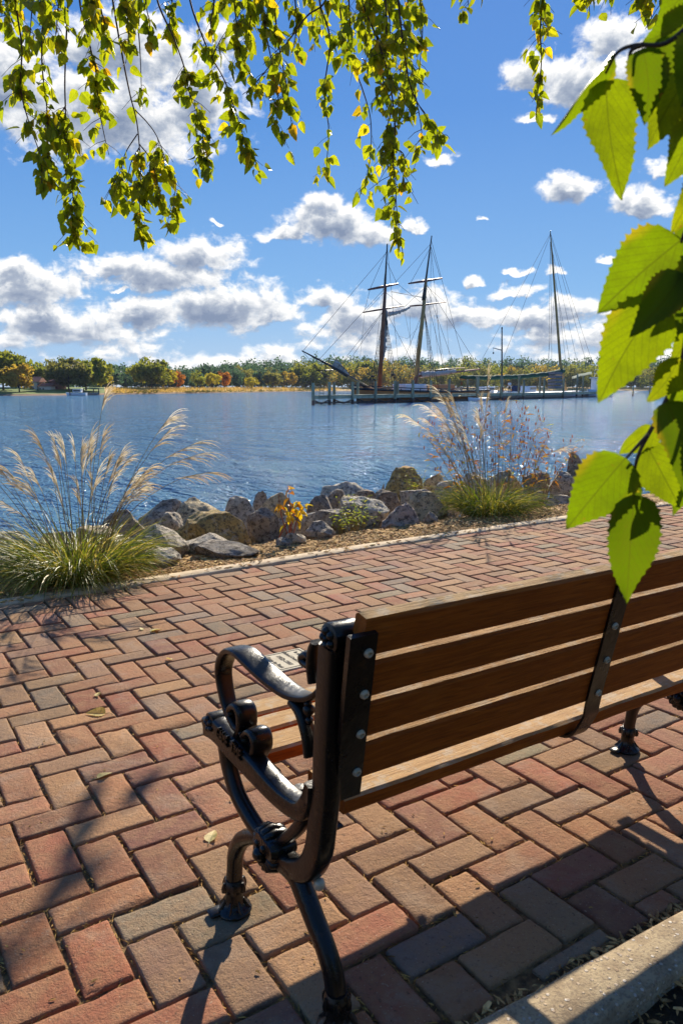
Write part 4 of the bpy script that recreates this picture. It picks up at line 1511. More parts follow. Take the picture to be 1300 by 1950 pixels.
mb.build("low_wale", m_wet, pier, PO)
PILES = [(596, 729, 0), (627, 727, 0), (636, 728, 1), (671, 727, 0), (681, 728, 1), (715, 726, 0), (752, 725, 0), (757, 726, 1), (786, 724, 0), (820, 724, 0), (855, 722, 0), (890, 722, 1),
         (909, 718, 0), (955, 715, 0), (988, 716, 1), (997, 723, 0), (1028, 717, 1), (1036, 720, 0), (1073, 720, 0), (1099, 711, 1), (1110, 716, 1), (1160, 722, 0), (1205, 735, 0), (1237, 735, 0)]
for (px, py, row) in PILES:
    bk = -.12 if row == 0 else W_P + .15
    q = onpier(px, py, bk)
    zt = q[2]
    rr = .17 if px not in (909, 955) else .24
    mb = MB()
    mb.tube([(q[0], q[1], WZ - .9), (q[0], q[1], WZ + .5)], [rr * 1.05, rr * 1.0], 9, mi=1, caps=False)
    mb.tube([(q[0], q[1], WZ + .5), (q[0], q[1], zt)], [rr, rr * .92], 9, mi=0)
    mb.build("piling", [m_pile, m_wet], pier, PO, auto=40)
for (xa, xb) in ((596, 627), (636, 671), (681, 715), (715, 752), (757, 786), (786, 820)):
    mb = MB()
    a, c = onpier(xa, 750, .15), onpier(xb, 750, .15)
    mid = (a + c) / 2
    for e in (a, c):
        p0 = np.array([e[0], e[1], WZ + .55]); p1 = np.array([mid[0], mid[1], WZ + .12])
        mb.tube([p0, p1], .07, 6)
    mb.build("brace", m_wet, pier, PO)
# ladder at the end
mb = MB()
for px in (608, 616):
    a = onpier(px, 748, -.1); mb.tube([(a[0], a[1], WZ - .2), (a[0], a[1], 1.0)], .03, 6)
a, c = onpier(608, 748, -.1), onpier(616, 748, -.1)
for z in np.arange(WZ, .95, .3):
    mb.tube([(a[0], a[1], z), (c[0], c[1], z)], .022, 5)
mb.build("ladder", m_pile, pier, PO)

# ---- the schooner beyond the pier
SB = 6.0


def S(px, py, off=0.0):
    return onpier(px, py, SB + off)


m_mast1 = mottled("mast_varnish", (0.26, 0.10, 0.05), (0.17, 0.065, 0.035), 1.0, 0.45)
m_mast2 = mottled("mast_tan", (0.42, 0.27, 0.10), (0.30, 0.18, 0.07), 1.0, 0.45)
m_black = mottled("black_paint", (0.022, 0.024, 0.03), (0.012, 0.013, 0.016), 3.0, 0.4)
m_spar = mottled("spar_brown", (0.20, 0.06, 0.045), (0.13, 0.045, 0.035), 2.0, 0.5)
m_rope = mottled("tarred_rope", (0.05, 0.045, 0.042), (0.03, 0.028, 0.027), 4.0, 0.9)
m_ropel = mottled("hemp_rope", (0.42, 0.36, 0.27), (0.30, 0.25, 0.18), 4.0, 0.9)
m_sail = mottled("canvas_grey", (0.46, 0.43, 0.40), (0.33, 0.31, 0.29), 2.0, 0.9, 0.6, 9.0)
m_hullo = mottled("hull_planks", (0.52, 0.24, 0.085), (0.40, 0.17, 0.06), 1.2, 0.5, stretch=(.2, .2, 3))
m_dkhull = mottled("hull_dark", (0.05, 0.04, 0.035), (0.03, 0.026, 0.024), 1.2, 0.5)
bowp, sternp = S(688, 745), S(905, 745)
LH = np.linalg.norm((sternp - bowp)[:2])
hc = (bowp + sternp) / 2; hc[2] = WZ
ship = thing("schooner", "two masted wooden schooner with bare yards and a long bowsprit behind the pier", "ship", hc)
mb = MB()
hull_mesh(mb, hc, -DX, LH, 5.6, 1.25, .28, 0)
mb.build("hull", m_hullo, ship, hc)
mb = MB()                                          # wale and rail, following the sheer
for sgn in (-1, 1):
    for (z0, rad) in ((1.30, .13), (1.62, .07)):
        pts = []
        for i in range(15):
            s_ = i / 14 * 2 - 1
            wid = 2.8 * (1 - max(0, s_) ** 2.4) * (1 - .18 * max(0, -s_) ** 2) + .06
            zt = z0 * (1 + .28 * (max(0, s_) ** 2 + .4 * max(0, -s_) ** 2))
            rake = .07 * LH * max(0, s_ - .5) * 2
            pts.append(hc - DX * (s_ * LH / 2 + rake) + DN * sgn * wid + np.array([0, 0, zt]))
        mb.tube(pts, rad, 6)
mb.build("rail", m_black, ship, hc)
mb = MB()
for i in range(15):
    s_ = i / 14 * 1.7 - .85
    wid = 2.8 * (1 - max(0, s_) ** 2.4) * (1 - .18 * max(0, -s_) ** 2)
    for sgn in (-1, 1):
        p = hc - DX * (s_ * LH / 2) + DN * sgn * wid
        mb.tube([p + np.array([0, 0, 1.2]), p + np.array([0, 0, 1.68])], .05, 5)
mb.build("stanchions", m_dkhull, ship, hc)


def spar(name, pts, rad, mat, parent=ship, seg=8):
    mb = MB(); mb.tube(pts, rad, seg)
    return mb.build(name, mat, parent, hc, smooth=True)


fm = spar("foremast", [S(722, 738), S(730, 600), S(733.5, 546)], [.27, .24, .17], m_mast1)
spar("topmast", [S(732, 560, .2), S(737, 464, .2)], [.14, .07], m_black, fm)
mm = spar("mainmast", [S(789, 742), S(806, 588), S(811, 530)], [.29, .25, .18], m_mast2)
spar("topmast", [S(809, 545, .2), S(821.5, 449, .2)], [.14, .07], m_black, mm)
spar("mast_band", [S(788, 742, -.02), S(795, 700, -.02)], [.31, .30], m_mast1, mm)
spar("masthead", [S(806, 572, .05), S(810, 540, .05)], [.26, .2], m_black, mm)
for nm, pts, rad in (("yard", [S(701, 551.5), S(729, 546), S(757.5, 540.5)], [.10, .17, .10]), ("yard", [S(691, 595), S(729, 588.5), S(771, 582)], [.07, .12, .06]),
                     ("yard", [S(777.5, 540), S(809, 535), S(841, 530)], [.09, .17, .10]), ("yard", [S(780, 583, 1.4), S(806, 580.5), S(849, 575)], [.09, .12, .06])):
    spar(nm, pts, rad, m_spar)
bs = spar("bowsprit", [S(700, 741), S(672, 722), S(630, 697), S(575, 668)], [.26, .22, .15, .06], m_black)
spar("bowsprit_butt", [S(712, 744), S(688, 732), S(660, 716)], [.24, .25, .2], m_mast2, bs)
spar("dolphin_striker", [S(620, 692), S(619, 720)], [.06, .04], m_black, bs)
spar("spreader", [S(602, 706, -1), S(645, 704, 1)], [.05, .05], m_black, bs)
spar("boom", [S(797, 716), S(855, 710), S(913, 703)], [.14, .16, .09], m_spar)
spar("gaff", [S(795, 709, .3), S(850, 703, .3), S(885, 700.5, .3)], [.10, .12, .06], m_mast2)


def sailroll(name, a, c, r0, r1, seed, sag=.35, mat=m_sail):
    r = np.random.default_rng(seed)
    mb = MB()
    n = 22
    pts, rad = [], []
    for i in range(n):
        t_ = i / (n - 1)
        p = a * (1 - t_) + c * t_
        pts.append(p - np.array([0, 0, sag]) * math.sin(math.pi * t_) + r.normal(0, .03, 3))
        rad.append((r0 * (1 - t_) + r1 * t_) * (1 + .18 * math.sin(i * 2.1) + r.normal(0, .06)))
    rad[0] *= .4; rad[-1] *= .3
    mb.tube(pts, rad, 10)
    return mb.build(name, mat, ship, hc, smooth=True)


sailroll("main_sail", S(800, 713, .1), S(868, 706.5, .1), .42, .28, 3, .1)
sailroll("fore_sail", S(734.5, 590, .4), S(729.5, 668, .5), .26, .34, 4, 0)
sailroll("fore_sail", S(731.5, 660, .4), S(727, 690, .5), .30, .14, 6, 0)
sailroll("gaff_sail", S(739, 598, .5), S(782, 585, .8), .30, .12, 5, .1)
# jib furled on the bowsprit: a crumpled sheet of canvas
mb = MB()
A_, B_, C_ = S(640, 684, .1), S(630, 700, .3), S(672, 722, .3)
n = 12
P, F = [], []
for i in range(n + 1):
    for j in range(n + 1 - i):
        a, b2 = i / n, j / n
        p = A_ * a + B_ * b2 + C_ * (1 - a - b2)
        P.append(p + DN * (.35 * nz((a * 5, b2 * 7), 1.0, 2)) + np.array([0, 0, .25 * nz((a * 4, b2 * 3), 1.2, 9)]))
idx = {}
q = 0
for i in range(n + 1):
    for j in range(n + 1 - i):
        idx[i, j] = q; q += 1
for i in range(n):
    for j in range(n - i):
        F.append((idx[i, j], idx[i + 1, j], idx[i, j + 1]))
        if i + j < n - 1: F.append((idx[i + 1, j], idx[i + 1, j + 1], idx[i, j + 1]))
P = np.array(P)
mb.add(P, F); mb.add(P + DN * .04, [f[::-1] for f in F])
mb.build("jib", m_sail, ship, hc)


def side(px_off, zz, sgn):
    """chain plate on the rail at column px_off"""
    p = S(px_off, 740, 2.75 * sgn)
    return np.array([p[0], p[1], zz])


def shrouds(top, px0, px1, sgn, parent, n=4):
    mb = MB()
    ends = [side(px0 + (px1 - px0) * k / (n - 1), 1.15, sgn) for k in range(n)]
    for e in ends:
        mb.tube([top, e], .034, 4, caps=False)
    for k in range(1, 26):                        # ratlines
        f_ = k / 27
        a, c = top + (ends[0] - top) * (1 - f_), top + (ends[-1] - top) * (1 - f_)
        if f_ < .84: mb.tube([a, c], .018, 3, caps=False)
    mb.build("shroud", m_rope, parent, hc)


shrouds(S(732, 590), 703, 716, 1, fm); shrouds(S(733, 590), 742, 757, -1, fm)
shrouds(S(806, 590), 776, 790, 1, mm); shrouds(S(807, 588), 820, 834, -1, mm)
mb = MB()
for (a, c) in [((736, 480), (577, 668)), ((733, 548), (606, 686)), ((731, 590), (640, 703)), ((730, 592), (650, 708)), ((737, 475), (704, 551)), ((737, 500), (756, 541)), ((732, 556), (694, 595)),
               ((733, 556), (767, 583)), ((818, 466), (749, 541)), ((820, 470), (838, 530)), ((817, 475), (781, 539)), ((811, 545), (771, 583)), ((812, 545), (846, 575)), ((820, 480), (819, 735)),
               ((811, 545), (862, 690)), ((810, 560), (850, 720)), ((733, 590), (790, 700)), ((806, 590), (757, 715)), ((577, 668), (686, 742)), ((619, 720), (686, 744)), ((575, 668), (619, 720)),
               ((745, 555), (806, 567)), ((757, 541), (800, 575)), ((820, 455), (885, 700)), ((811, 540), (913, 703)), ((737, 470), (762, 735)), ((704, 552), (693, 596)), ((820, 470), (845, 735)), ((735, 500), (708, 735))]:
    mb.tube([S(*a), S(*c)], .026, 3, caps=False)
mb.build("rigging", m_rope, ship, hc)
for (a, c) in [((694, 596), (680, 735)), ((768, 584), (800, 740)), ((848, 576), (858, 735)), ((780, 600), (782, 735)), ((743, 556), (806, 566)), ((760, 640), (775, 645)), ((775, 645), (800, 620)), ((826, 600), (838, 735)), ((830, 600), (852, 735))]:
    mb = MB(); mb.tube([S(*a), S(*c)], .020, 3, caps=False)
    mb.build("halyard", m_ropel, ship, hc)
mb = MB(); mb.box(S(780, 738, 0.2), (5.2, 2.0, .9), DAX, bevel=.08); mb.build("deckhouse", m_whull, ship, hc)
mb = MB(); mb.box(S(840, 737, 0.2), (4.2, 1.8, .7), DAX, bevel=.08); mb.build("cabin_trunk", m_hullo, ship, hc)
for (px, py, s_) in ((709, 719, .5), (712, 724, .4), (748, 716, .6), (751, 720, .45)):
    mb = MB(); mb.lathe([(.02, 0), (.22 * s_ * 2, .05), (.24 * s_ * 2, .3 * s_), (.1, .5 * s_)], S(px, py, -2.6), np.eye(3), 8); mb.build("deadeye", m_rope, ship, hc)

# ---- post with a short arm, and the single masted boat under green canvas
pp = onpier(955, 745, W_P + 2.0); pp[2] = WZ
dpost = thing("derrick_post", "tall slim dark post with a short slanting arm behind the middle of the pier", "post", pp)
mb = MB(); mb.tube([onpier(955, 766, W_P + 2), onpier(955, 626, W_P + 2)], [.15, .09], 8); mb.lathe([(.1, 0), (.14, .1), (.06, .25)], onpier(955, 626, W_P + 2), np.eye(3), 8)
mb.build("pole", m_black, dpost, pp)
mb = MB(); mb.tube([onpier(955, 667, W_P + 2), onpier(938.5, 662.5, W_P + 2)], [.07, .05], 6); mb.build("arm", m_black, dpost, pp)
mb = MB(); mb.tube([onpier(938.5, 662.5, W_P + 2), onpier(938.8, 671, W_P + 2)], .02, 4); mb.lathe([(.03, -.25), (.12, -.15), (.1, 0), (.03, .05)], onpier(938.8, 671, W_P + 2), np.eye(3), 7); mb.build("lamp", m_black, dpost, pp)

KB = 5.5


def K(px, py, off=0.0):
    return onpier(px, py, KB + off)


kc = (K(872, 750) + K(1085, 750)) / 2; kc[2] = WZ
LK = np.linalg.norm((K(1095, 750) - K(872, 750))[:2])
slp = thing("sloop", "single masted sailboat with very tall raked mast and green boom cover behind the pier", "sailboat", kc)
hco = hc; hc = kc
mb = MB(); hull_mesh(mb, kc, DX, LK, 4.6, .95, .3); mb.build("hull", m_whull, slp, kc)
m_green = mottled("green_canvas", (0.004, 0.085, 0.050), (0.003, 0.05, 0.03), 1.5, 0.85, 0.7, 5.0)
mast = spar("mast", [K(1077, 742), K(1066, 690), K(1053, 520), K(1047, 441)], [.27, .26, .17, .08], m_mast2, slp)
mb = MB(); mb.tube([K(1047.6, 450), K(1046.8, 439)], [.1, .05], 6); mb.build("masthead", m_black, mast, kc)
spar("boom", [K(876, 722), K(1072, 714)], [.12, .14], m_mast2, slp)
mb = MB()                                        # canvas laced round boom and sail: a lumpy sausage, deeper towards the mast
n = 44
pts, rad = [], []
for i in range(n + 1):
    px = 876 + (1072 - 876) * i / n
    pts.append(K(px, np.interp(px, [876, 920, 990, 1040, 1060, 1072], [718.5, 719.5, 717.5, 712.5, 709, 706])) + np.array([0, 0, .04 * math.sin(i * 1.7)]))
    rad.append(np.interp(px, [876, 882, 960, 1072], [.12, .30, .34, .40]) * (1 + .10 * math.sin(i * 1.3) + .05 * math.sin(i * 3.1)))
mb.tube(pts, rad, 12)
mb.build("boom_cover", m_green, slp, kc, smooth=True)
mb = MB()
for k in range(5):                               # weathered slatted box before the mast
    c = K(1056, 711 + k * 6.6, -1.4)
    mb.box(c, (3.0, 1.4, .42), DAX, bevel=.03)
m_gbox = mottled("weathered_boards", (0.20, 0.19, 0.21), (0.12, 0.115, 0.13), 2.0, 0.9, stretch=(.3, .3, 3))
mb.build("slatted_house", m_gbox, slp, kc)
mb = MB()
for (a, c) in [((1048, 445), (938, 735)), ((1047.5, 460), (1050, 703)), ((1047, 460), (1044, 700)), ((1049, 460), (1082, 735)), ((1048, 446), (1135, 716)), ((1049, 470), (1104, 716)), ((1048, 455), (1064, 700)),
               ((1050, 500), (1092, 730)), ((1048, 450), (1118, 700)), ((1047, 445), (900, 716)), ((1055, 560), (1040, 715))]:
    mb.tube([K(*a), K(*c)], .026, 3, caps=False)
mb.build("rigging", m_rope, slp, kc)
hc = hco
m_bluec = mottled("blue_cover", (0.03, 0.14, 0.34), (0.02, 0.09, 0.24), 2.0, .7)
# ---- the white work boat at the right
wb = onpier(1138, 758, 1.5); wb[2] = WZ
wrk = thing("work_boat", "white work boat with pale blue hull and tall cabin at the right of the pier", "boat", wb)
m_pblue = mottled("pale_blue_hull", (0.50, 0.62, 0.74), (0.42, 0.54, 0.66), 1.0, .4)
mb = MB(); hull_mesh(mb, wb, -DX, 9.5, 3.2, 1.15, .35); mb.build("hull", m_pblue, wrk, wb)
cabin = MB(); cabin.box(wb + DX * 1.0 + np.array([0, 0, 2.3]), (4.2, 2.3, 2.4), DAX, bevel=.12); cbn = cabin.build("cabin", m_whull, wrk, wb)
mb = MB(); mb.box(wb + DX * .4 + np.array([0, 0, 2.6]) - DN * 1.16, (.9, .06, .9), DAX); mb.build("window", m_bluec, cbn, wb)
mb = MB(); mb.box(wb + DX * 2.1 + np.array([0, 0, 2.6]) - DN * 1.16, (.9, .06, .8), DAX); mb.build("window", m_glass, cbn, wb)
mb = MB(); mb.box(wb + DX * .9 + np.array([0, 0, 3.6]), (5.0, 2.7, .16), DAX, bevel=.05); mb.build("cabin_roof", m_whull, wrk, wb)
mb = MB()
for k in range(8):
    pass
pts = [(-1.6, 3.7), (-1.3, 4.3), (.9, 4.4), (1.3, 3.7)]
for (x, z) in ((-1.0, 4.3), (1.0, 4.3)):
    for sg in (-.9, .9):
        mb.tube([wb + DX * (x + .9) + DN * sg + np.array([0, 0, 3.65]), wb + DX * (x + .9) + DN * sg + np.array([0, 0, 5.2])], .03, 5)
for z in (4.4, 5.2):
    mb.tube([wb + DX * -.1 + DN * -.9 + np.array([0, 0, z]), wb + DX * 1.9 + DN * -.9 + np.array([0, 0, z])], .03, 5)
    mb.tube([wb + DX * -.1 + DN * .9 + np.array([0, 0, z]), wb + DX * 1.9 + DN * .9 + np.array([0, 0, z])], .03, 5)
mb.build("flybridge_rail", m_whull, wrk, wb)
gcv = onpier(1105, 712, 5.0)
gt = thing("awning_boat", "low white boat under a sagging green awning left of the white work boat", "boat", (gcv[0], gcv[1], WZ))
go_ = np.array([gcv[0], gcv[1], WZ])
mb = MB(); hull_mesh(mb, go_, -DX, 6.5, 2.4, .8); mb.build("hull", m_whull, gt, go_)
mb = MB(); P = []
for i in range(13):
    px = 1088 + 38 * i / 12
    yy = np.interp(px, [1088, 1100, 1115, 1126], [717, 713, 709.5, 708]) + .5 * math.sin(i)
    a, m_, c = onpier(px, yy + 5, 4.0), onpier(px, yy, 5.0), onpier(px, yy + 5, 6.0)
    P += [a, m_, c]
mb.add(P, [(3 * i + j, 3 * i + 3 + j, 3 * i + 4 + j, 3 * i + 1 + j) for i in range(12) for j in range(2)])
mb.build("awning", m_green, gt, go_, smooth=True)
mb = MB()
for px in (1090, 1124):
    for bk in (4.1, 5.9):
        a = onpier(px, 718, bk); mb.tube([(a[0], a[1], WZ + .7), tuple(a)], .035, 5)
mb.build("awning_poles", m_black, gt, go_)
# ---- white boats lying behind the pier
for i, (px, L_, bk, cabh, mcol, lab) in enumerate([
        (868, 5.0, 3.8, 0.0, m_whull, "small open white boat behind the pier at the stern of the schooner"),
        (925, 6.5, 13.0, 1.0, m_whull, "white motor boat with a low cabin behind the pier left of the person"),
        (1005, 7.0, 14.0, 1.1, m_whull, "white motor boat with a low cabin behind the pier right of the person"),
        (985, 6.0, 22.0, 1.2, m_navy, "dark blue topped motor boat far behind the pier under the green boom cover"),
        (1255, 8.0, 4.0, 1.3, m_whull, "white cabin cruiser at the right edge half covered by the near leaves")]):
    p = onpier(px, 750, bk); p[2] = WZ
    rt = thing("motor_boat", lab, "boat", p, "white boats moored behind the pier")
    mb = MB(); hull_mesh(mb, p, DX if i % 2 else -DX, L_, L_ * .36, .95, .35); mb.build("hull", m_whull, rt, p)
    if cabh:
        mb = MB(); mb.box(p + np.array([0, 0, .95 + cabh / 2]), (L_ * .42, L_ * .26, cabh), DAX, bevel=.1); cb = mb.build("cabin", mcol, rt, p)
        mb = MB(); mb.box(p + np.array([0, 0, 1.0 + cabh * .6]) - DN * (L_ * .13 + .02), (L_ * .34, .05, cabh * .35), DAX); mb.build("cabin_window", m_glass, cb, p)
    mb = MB()
    mb.tube([p + DX * L_ * .3 + DN * .8 + np.array([0, 0, .9]), p + DX * L_ * .3 + DN * .8 + np.array([0, 0, 1.6]), p - DX * L_ * .3 + DN * .8 + np.array([0, 0, 1.6])], .03, 5)
    mb.build("hand_rail", m_whull, rt, p)
sk = onpier(908, 765, -2.2); sk[2] = WZ
rt = thing("dinghy", "little white dinghy floating in front of the pier", "boat", sk)
mb = MB(); hull_mesh(mb, sk, -DX, 4.6, 1.5, .42, .3); mb.build("hull", m_whull, rt, sk)
mb = MB(); mb.box(sk + np.array([0, 0, .42]), (.3, 1.3, .06), DAX); mb.build("thwart", m_deck, rt, sk)
# far mast at the right edge and the blue wind sock like flags left of the mast
p = onpier(1258, 745, 12); p[2] = WZ
rt = thing("moored_yacht", "white yacht with a slim dark mast seen between the near leaves at the right edge", "sailboat", p)
mb = MB(); hull_mesh(mb, p, DX, 9, 2.8, .9); mb.build("hull", m_whull, rt, p)
mb = MB(); mb.tube([onpier(1258, 748, 12), onpier(1257, 640, 12)], [.1, .07], 7); ym = mb.build("mast", m_black, rt, p)
mb = MB()
for c in (1240, 1276, 1290): mb.tube([onpier(1257, 642, 12), onpier(c, 740, 12)], .025, 3, caps=False)
mb.build("rigging", m_rope, rt, p)

# ---- the person standing on the pier
pf = onpier(969, 744, W_P * .45); pf[2] = DZ
hgt_ = 1.76
fwd = -DN * .6 + -DX * .8; fwd /= np.linalg.norm(fwd)
sid = np.cross([0, 0, 1.0], fwd)


def body(name, joints, edges, mat, parent=None, origin=None):
    me = bpy.data.meshes.new(name)
    org = np.asarray(origin)
    V_ = [tuple(pf + fwd * j[0] + sid * j[1] + np.array([0, 0, j[2]]) - org) for j in joints]
    me.from_pydata(V_, edges, [])
    o = bpy.data.objects.new(name, me); COL.objects.link(o)
    if parent is not None: o.parent = parent
    else: o.location = tuple(org)
    me.materials.append(mat)
    md = o.modifiers.new("skin", 'SKIN'); md.use_smooth_shade = True
    for d_, j in zip(me.skin_vertices[0].data, joints):
        d_.radius = (j[3], j[3])
    me.skin_vertices[0].data[0].use_root = True
    sb = o.modifiers.new("sub", 'SUBSURF'); sb.levels = 1; sb.render_levels = 1
    return o


m_skin = mottled("skin", (0.50, 0.28, 0.19), (0.44, 0.24, 0.16), 8.0, 0.6)
m_shirt = mottled("white_shirt", (0.78, 0.80, 0.82), (0.68, 0.70, 0.73), 6.0, 0.85)
m_trs = mottled("dark_trousers", (0.03, 0.035, 0.05), (0.02, 0.022, 0.03), 6.0, 0.85)
m_hair = mottled("hair", (0.06, 0.04, 0.025), (0.03, 0.02, 0.015), 20.0, 0.7)
J = [(0, 0, .95, .115), (0, 0, 1.2, .12), (0, 0, 1.42, .115), (.01, 0, 1.53, .05), (.03, 0, 1.60, .085), (.03, 0, 1.69, .085),
     (0, .19, 1.43, .05), (.02, .24, 1.17, .042), (.12, .22, .95, .032), (.16, .21, .86, .03),
     (0, -.19, 1.43, .05), (.02, -.24, 1.17, .042), (.14, -.20, .98, .032), (.18, -.19, .90, .03),
     (0, .09, .90, .09), (.02, .10, .50, .058), (-.02, .11, .09, .042), (.13, .12, .04, .035),
     (0, -.09, .90, .09), (.03, -.10, .50, .058), (0, -.11, .09, .042), (.15, -.12, .04, .035)]
Ed = [(0, 1), (1, 2), (2, 3), (3, 4), (4, 5), (2, 6), (6, 7), (7, 8), (8, 9), (2, 10), (10, 11), (11, 12), (12, 13), (0, 14), (14, 15), (15, 16), (16, 17), (0, 18), (18, 19), (19, 20), (20, 21)]
per = tag(body("person", J, Ed, m_skin, None, pf), "person in a white shirt and dark trousers standing on the pier", "person")
body("shirt", [(0, 0, .96, .13), (0, 0, 1.2, .135), (0, 0, 1.42, .13), (0, 0, 1.49, .075), (0, .19, 1.43, .062), (.02, .24, 1.20, .055), (0, -.19, 1.43, .062), (.02, -.24, 1.20, .055)],
     [(0, 1), (1, 2), (2, 3), (2, 4), (4, 5), (2, 6), (6, 7)], m_shirt, per, pf)
body("trousers", [(0, 0, .97, .125), (0, .09, .88, .10), (.02, .10, .50, .072), (-.02, .11, .10, .06), (0, -.09, .88, .10), (.03, -.10, .50, .072), (0, -.11, .10, .06)],
     [(0, 1), (1, 2), (2, 3), (0, 4), (4, 5), (5, 6)], m_trs, per, pf)
mb = MB()
hv = ICO_V[ICO_V[:, 2] > -.1]
ids = {i: k for k, i in enumerate(np.where(ICO_V[:, 2] > -.1)[0])}
hf = [tuple(ids[i] for i in f) for f in ICO_F if all(i in ids for i in f)]
mb.add(np.array([pf + fwd * (p[0] * .105 + .015) + sid * p[1] * .095 + np.array([0, 0, 1.67 + p[2] * .11]) for p in hv]), hf)
mb.build("hair", m_hair, per, pf, smooth=True)


# ================================================================== THE BENCH
m_iron, t, b = newmat("black_iron")
setb(b, 0.30, 0.0, 0.34, 0.10)
b.inputs['Coat Roughness'].default_value = 0.14
tcn = t.n('ShaderNodeTexCoord')
c = t.mix(t.smooth(t.noise(tcn.outputs['Object'], 30.0, 5.0, 0.7), .58, .72), (0.0060, 0.0052, 0.0046), (0.040, 0.021, 0.010))  # brown patches: rust plus warm brick bounce put into the colour
t.link(c, b.inputs['Base Color'])
t.link(t.lin(t.noise(tcn.outputs['Object'], 14.0, 4.0), .3, .7, .2, .42), b.inputs['Roughness'])
bn = t.n('ShaderNodeBump'); bn.inputs['Strength'].default_value = .35; bn.inputs['Distance'].default_value = .003
t.link(t.noise(tcn.outputs['Object'], 70.0, 4.0, .6), bn.inputs['Height']); t.link(bn.outputs[0], b.inputs['Normal'])


def woodmat(name, c1, c2, c3, rough, worn=0.0):
    m, t, b = newmat(name)
    setb(b, rough, 0, 0.18)
    tcn = t.n('ShaderNodeTexCoord')
    mp = t.n('ShaderNodeMapping'); mp.inputs['Scale'].default_value = (1.1, 16.0, 16.0)
    t.link(tcn.outputs['Object'], mp.inputs[0])
    g = t.noise(mp.outputs[0], 6.0, 7.0, .65, .8)
    mp2 = t.n('ShaderNodeMapping'); mp2.inputs['Scale'].default_value = (2.0, 60.0, 60.0)
    t.link(tcn.outputs['Object'], mp2.inputs[0])
    g2 = t.noise(mp2.outputs[0], 6.0, 4.0, .6)
    c = t.mix(t.smooth(g, .35, .65), c1, c2)
    c = t.mix(t.m('MULTIPLY', t.smooth(g2, .52, .66), .7), c, c3)
    if worn:
        c = t.mix(t.m('MULTIPLY', t.smooth(t.noise(tcn.outputs['Object'], 22.0, 6.0, .7), .50, .62), worn), c, (0.46, 0.40, 0.30))
    t.link(c, b.inputs['Base Color'])
    bn = t.n('ShaderNodeBump'); bn.inputs['Strength'].default_value = .7 if worn else .3; bn.inputs['Distance'].default_value = .004
    t.link(t.m('ADD', g2, t.m('MULTIPLY', g, .7)), bn.inputs['Height']); t.link(bn.outputs[0], b.inputs['Normal'])
    return m


m_wood = woodmat("stained_wood", (0.42, 0.110, 0.010), (0.29, 0.068, 0.006), (0.17, 0.04, 0.004), .65)
m_wornlit = woodmat("worn_sunlit_wood", (0.50, 0.31, 0.13), (0.39, 0.22, 0.085), (0.22, 0.12, 0.05), .8, .5)  # weathered tops, with some sunlit brightness put into the colour
m_bolt = mottled("zinc_bolt", (0.66, 0.60, 0.44), (0.48, 0.43, 0.31), 60.0, .5, metal=.3)

BO = np.array([1.37, 1.25, 0.0])
bench = thing("park_bench", "brown slatted park bench with ornate black iron ends, seen from behind on the brick path", "bench", BO)
SPAN = 1.435                                     # distance between the two iron ends


def fxX(Y, dx=0.0):
    return 0.675 + dx - 0.06 * (Y - 1.0)


def tr(px, py, dx=0.0):
    """(Y, Z) where the sight line meets the plane of the near iron end"""
    d = ray(px, py)
    n = np.array([1.0, 0.06, 0.0])
    tt = (0.675 + dx + 0.06 - EYE @ n) / (d @ n)
    p = EYE + d * tt
    return np.array([p[1], p[2]])


def sect(k=3.2, n=14):
    a = np.linspace(0, 2 * math.pi, n, endpoint=False)
    return np.c_[np.sign(np.cos(a)) * np.abs(np.cos(a)) ** (2 / k), np.sign(np.sin(a)) * np.abs(np.sin(a)) ** (2 / k)]


def casting(mb, pts, hw, hx, dx=0.0, k=3.0, n=5, seg=14, groove=0.0):
    """bar cast in the plane of the bench end: pts (Y,Z), hw half thickness in that plane, hx half width across it"""
    pts = np.asarray(pts, float)
    m0 = len(pts)
    P2 = smooth_path(np.c_[pts, np.zeros(m0)], n)[:, :2]
    tt = np.linspace(0, m0 - 1, len(P2))
    hw = np.interp(tt, range(m0), np.full(m0, hw) if np.isscalar(hw) else hw)
    hxx = np.interp(tt, range(m0), np.full(m0, hx) if np.isscalar(hx) else hx)
    dxx = np.interp(tt, range(m0), np.full(m0, dx) if np.isscalar(dx) else dx)
    tg = np.gradient(P2, axis=0); tg /= np.linalg.norm(tg, axis=1)[:, None] + 1e-9
    nn = np.c_[-tg[:, 1], tg[:, 0]]
    S_ = sect(k, seg)
    V_ = []
    for i in range(len(P2)):
        for q, (a, c) in enumerate(S_):
            gy = 1.0
            if groove and abs(a) < .35: gy = 1 - groove
            y, z = P2[i] + nn[i] * hw[i] * a
            V_.append((fxX(y, dxx[i]) + hxx[i] * c * gy, y, z))
    L_ = len(P2)
    F = [(i * seg + a, i * seg + (a + 1) % seg, (i + 1) * seg + (a + 1) % seg, (i + 1) * seg + a) for i in range(L_ - 1) for a in range(seg)]
    F += [tuple(range(seg - 1, -1, -1)), tuple(range((L_ - 1) * seg, L_ * seg))]
    mb.add(V_, F)


def disc(mb, yz, r, hx, dx=0.0, petals=5):
    """scroll end: short cylinder across the end casting with a flower on its outer face"""
    c = np.array([fxX(yz[0], dx), yz[0], yz[1]])
    A = np.array([[0, 1.0, 0], [0, 0, 1.0], [1.0, 0, 0]])
    mb.lathe([(r * .80, -hx), (r * .97, -hx * .93), (r, -hx * .75), (r * .96, 0), (r, hx * .75), (r * .9, hx)], c, A, 20)
    for i in range(petals):
        a = i * 2 * math.pi / petals
        q = c + np.array([-hx - .001, math.cos(a) * r * .48, math.sin(a) * r * .48])
        mb.lathe([(r * .30, 0), (r * .24, -.004), (r * .08, -.007)], q, A, 8)
    mb.lathe([(r * .22, 0), (r * .16, -.006), (r * .05, -.009)], c + np.array([-hx, 0, 0]), A, 8)


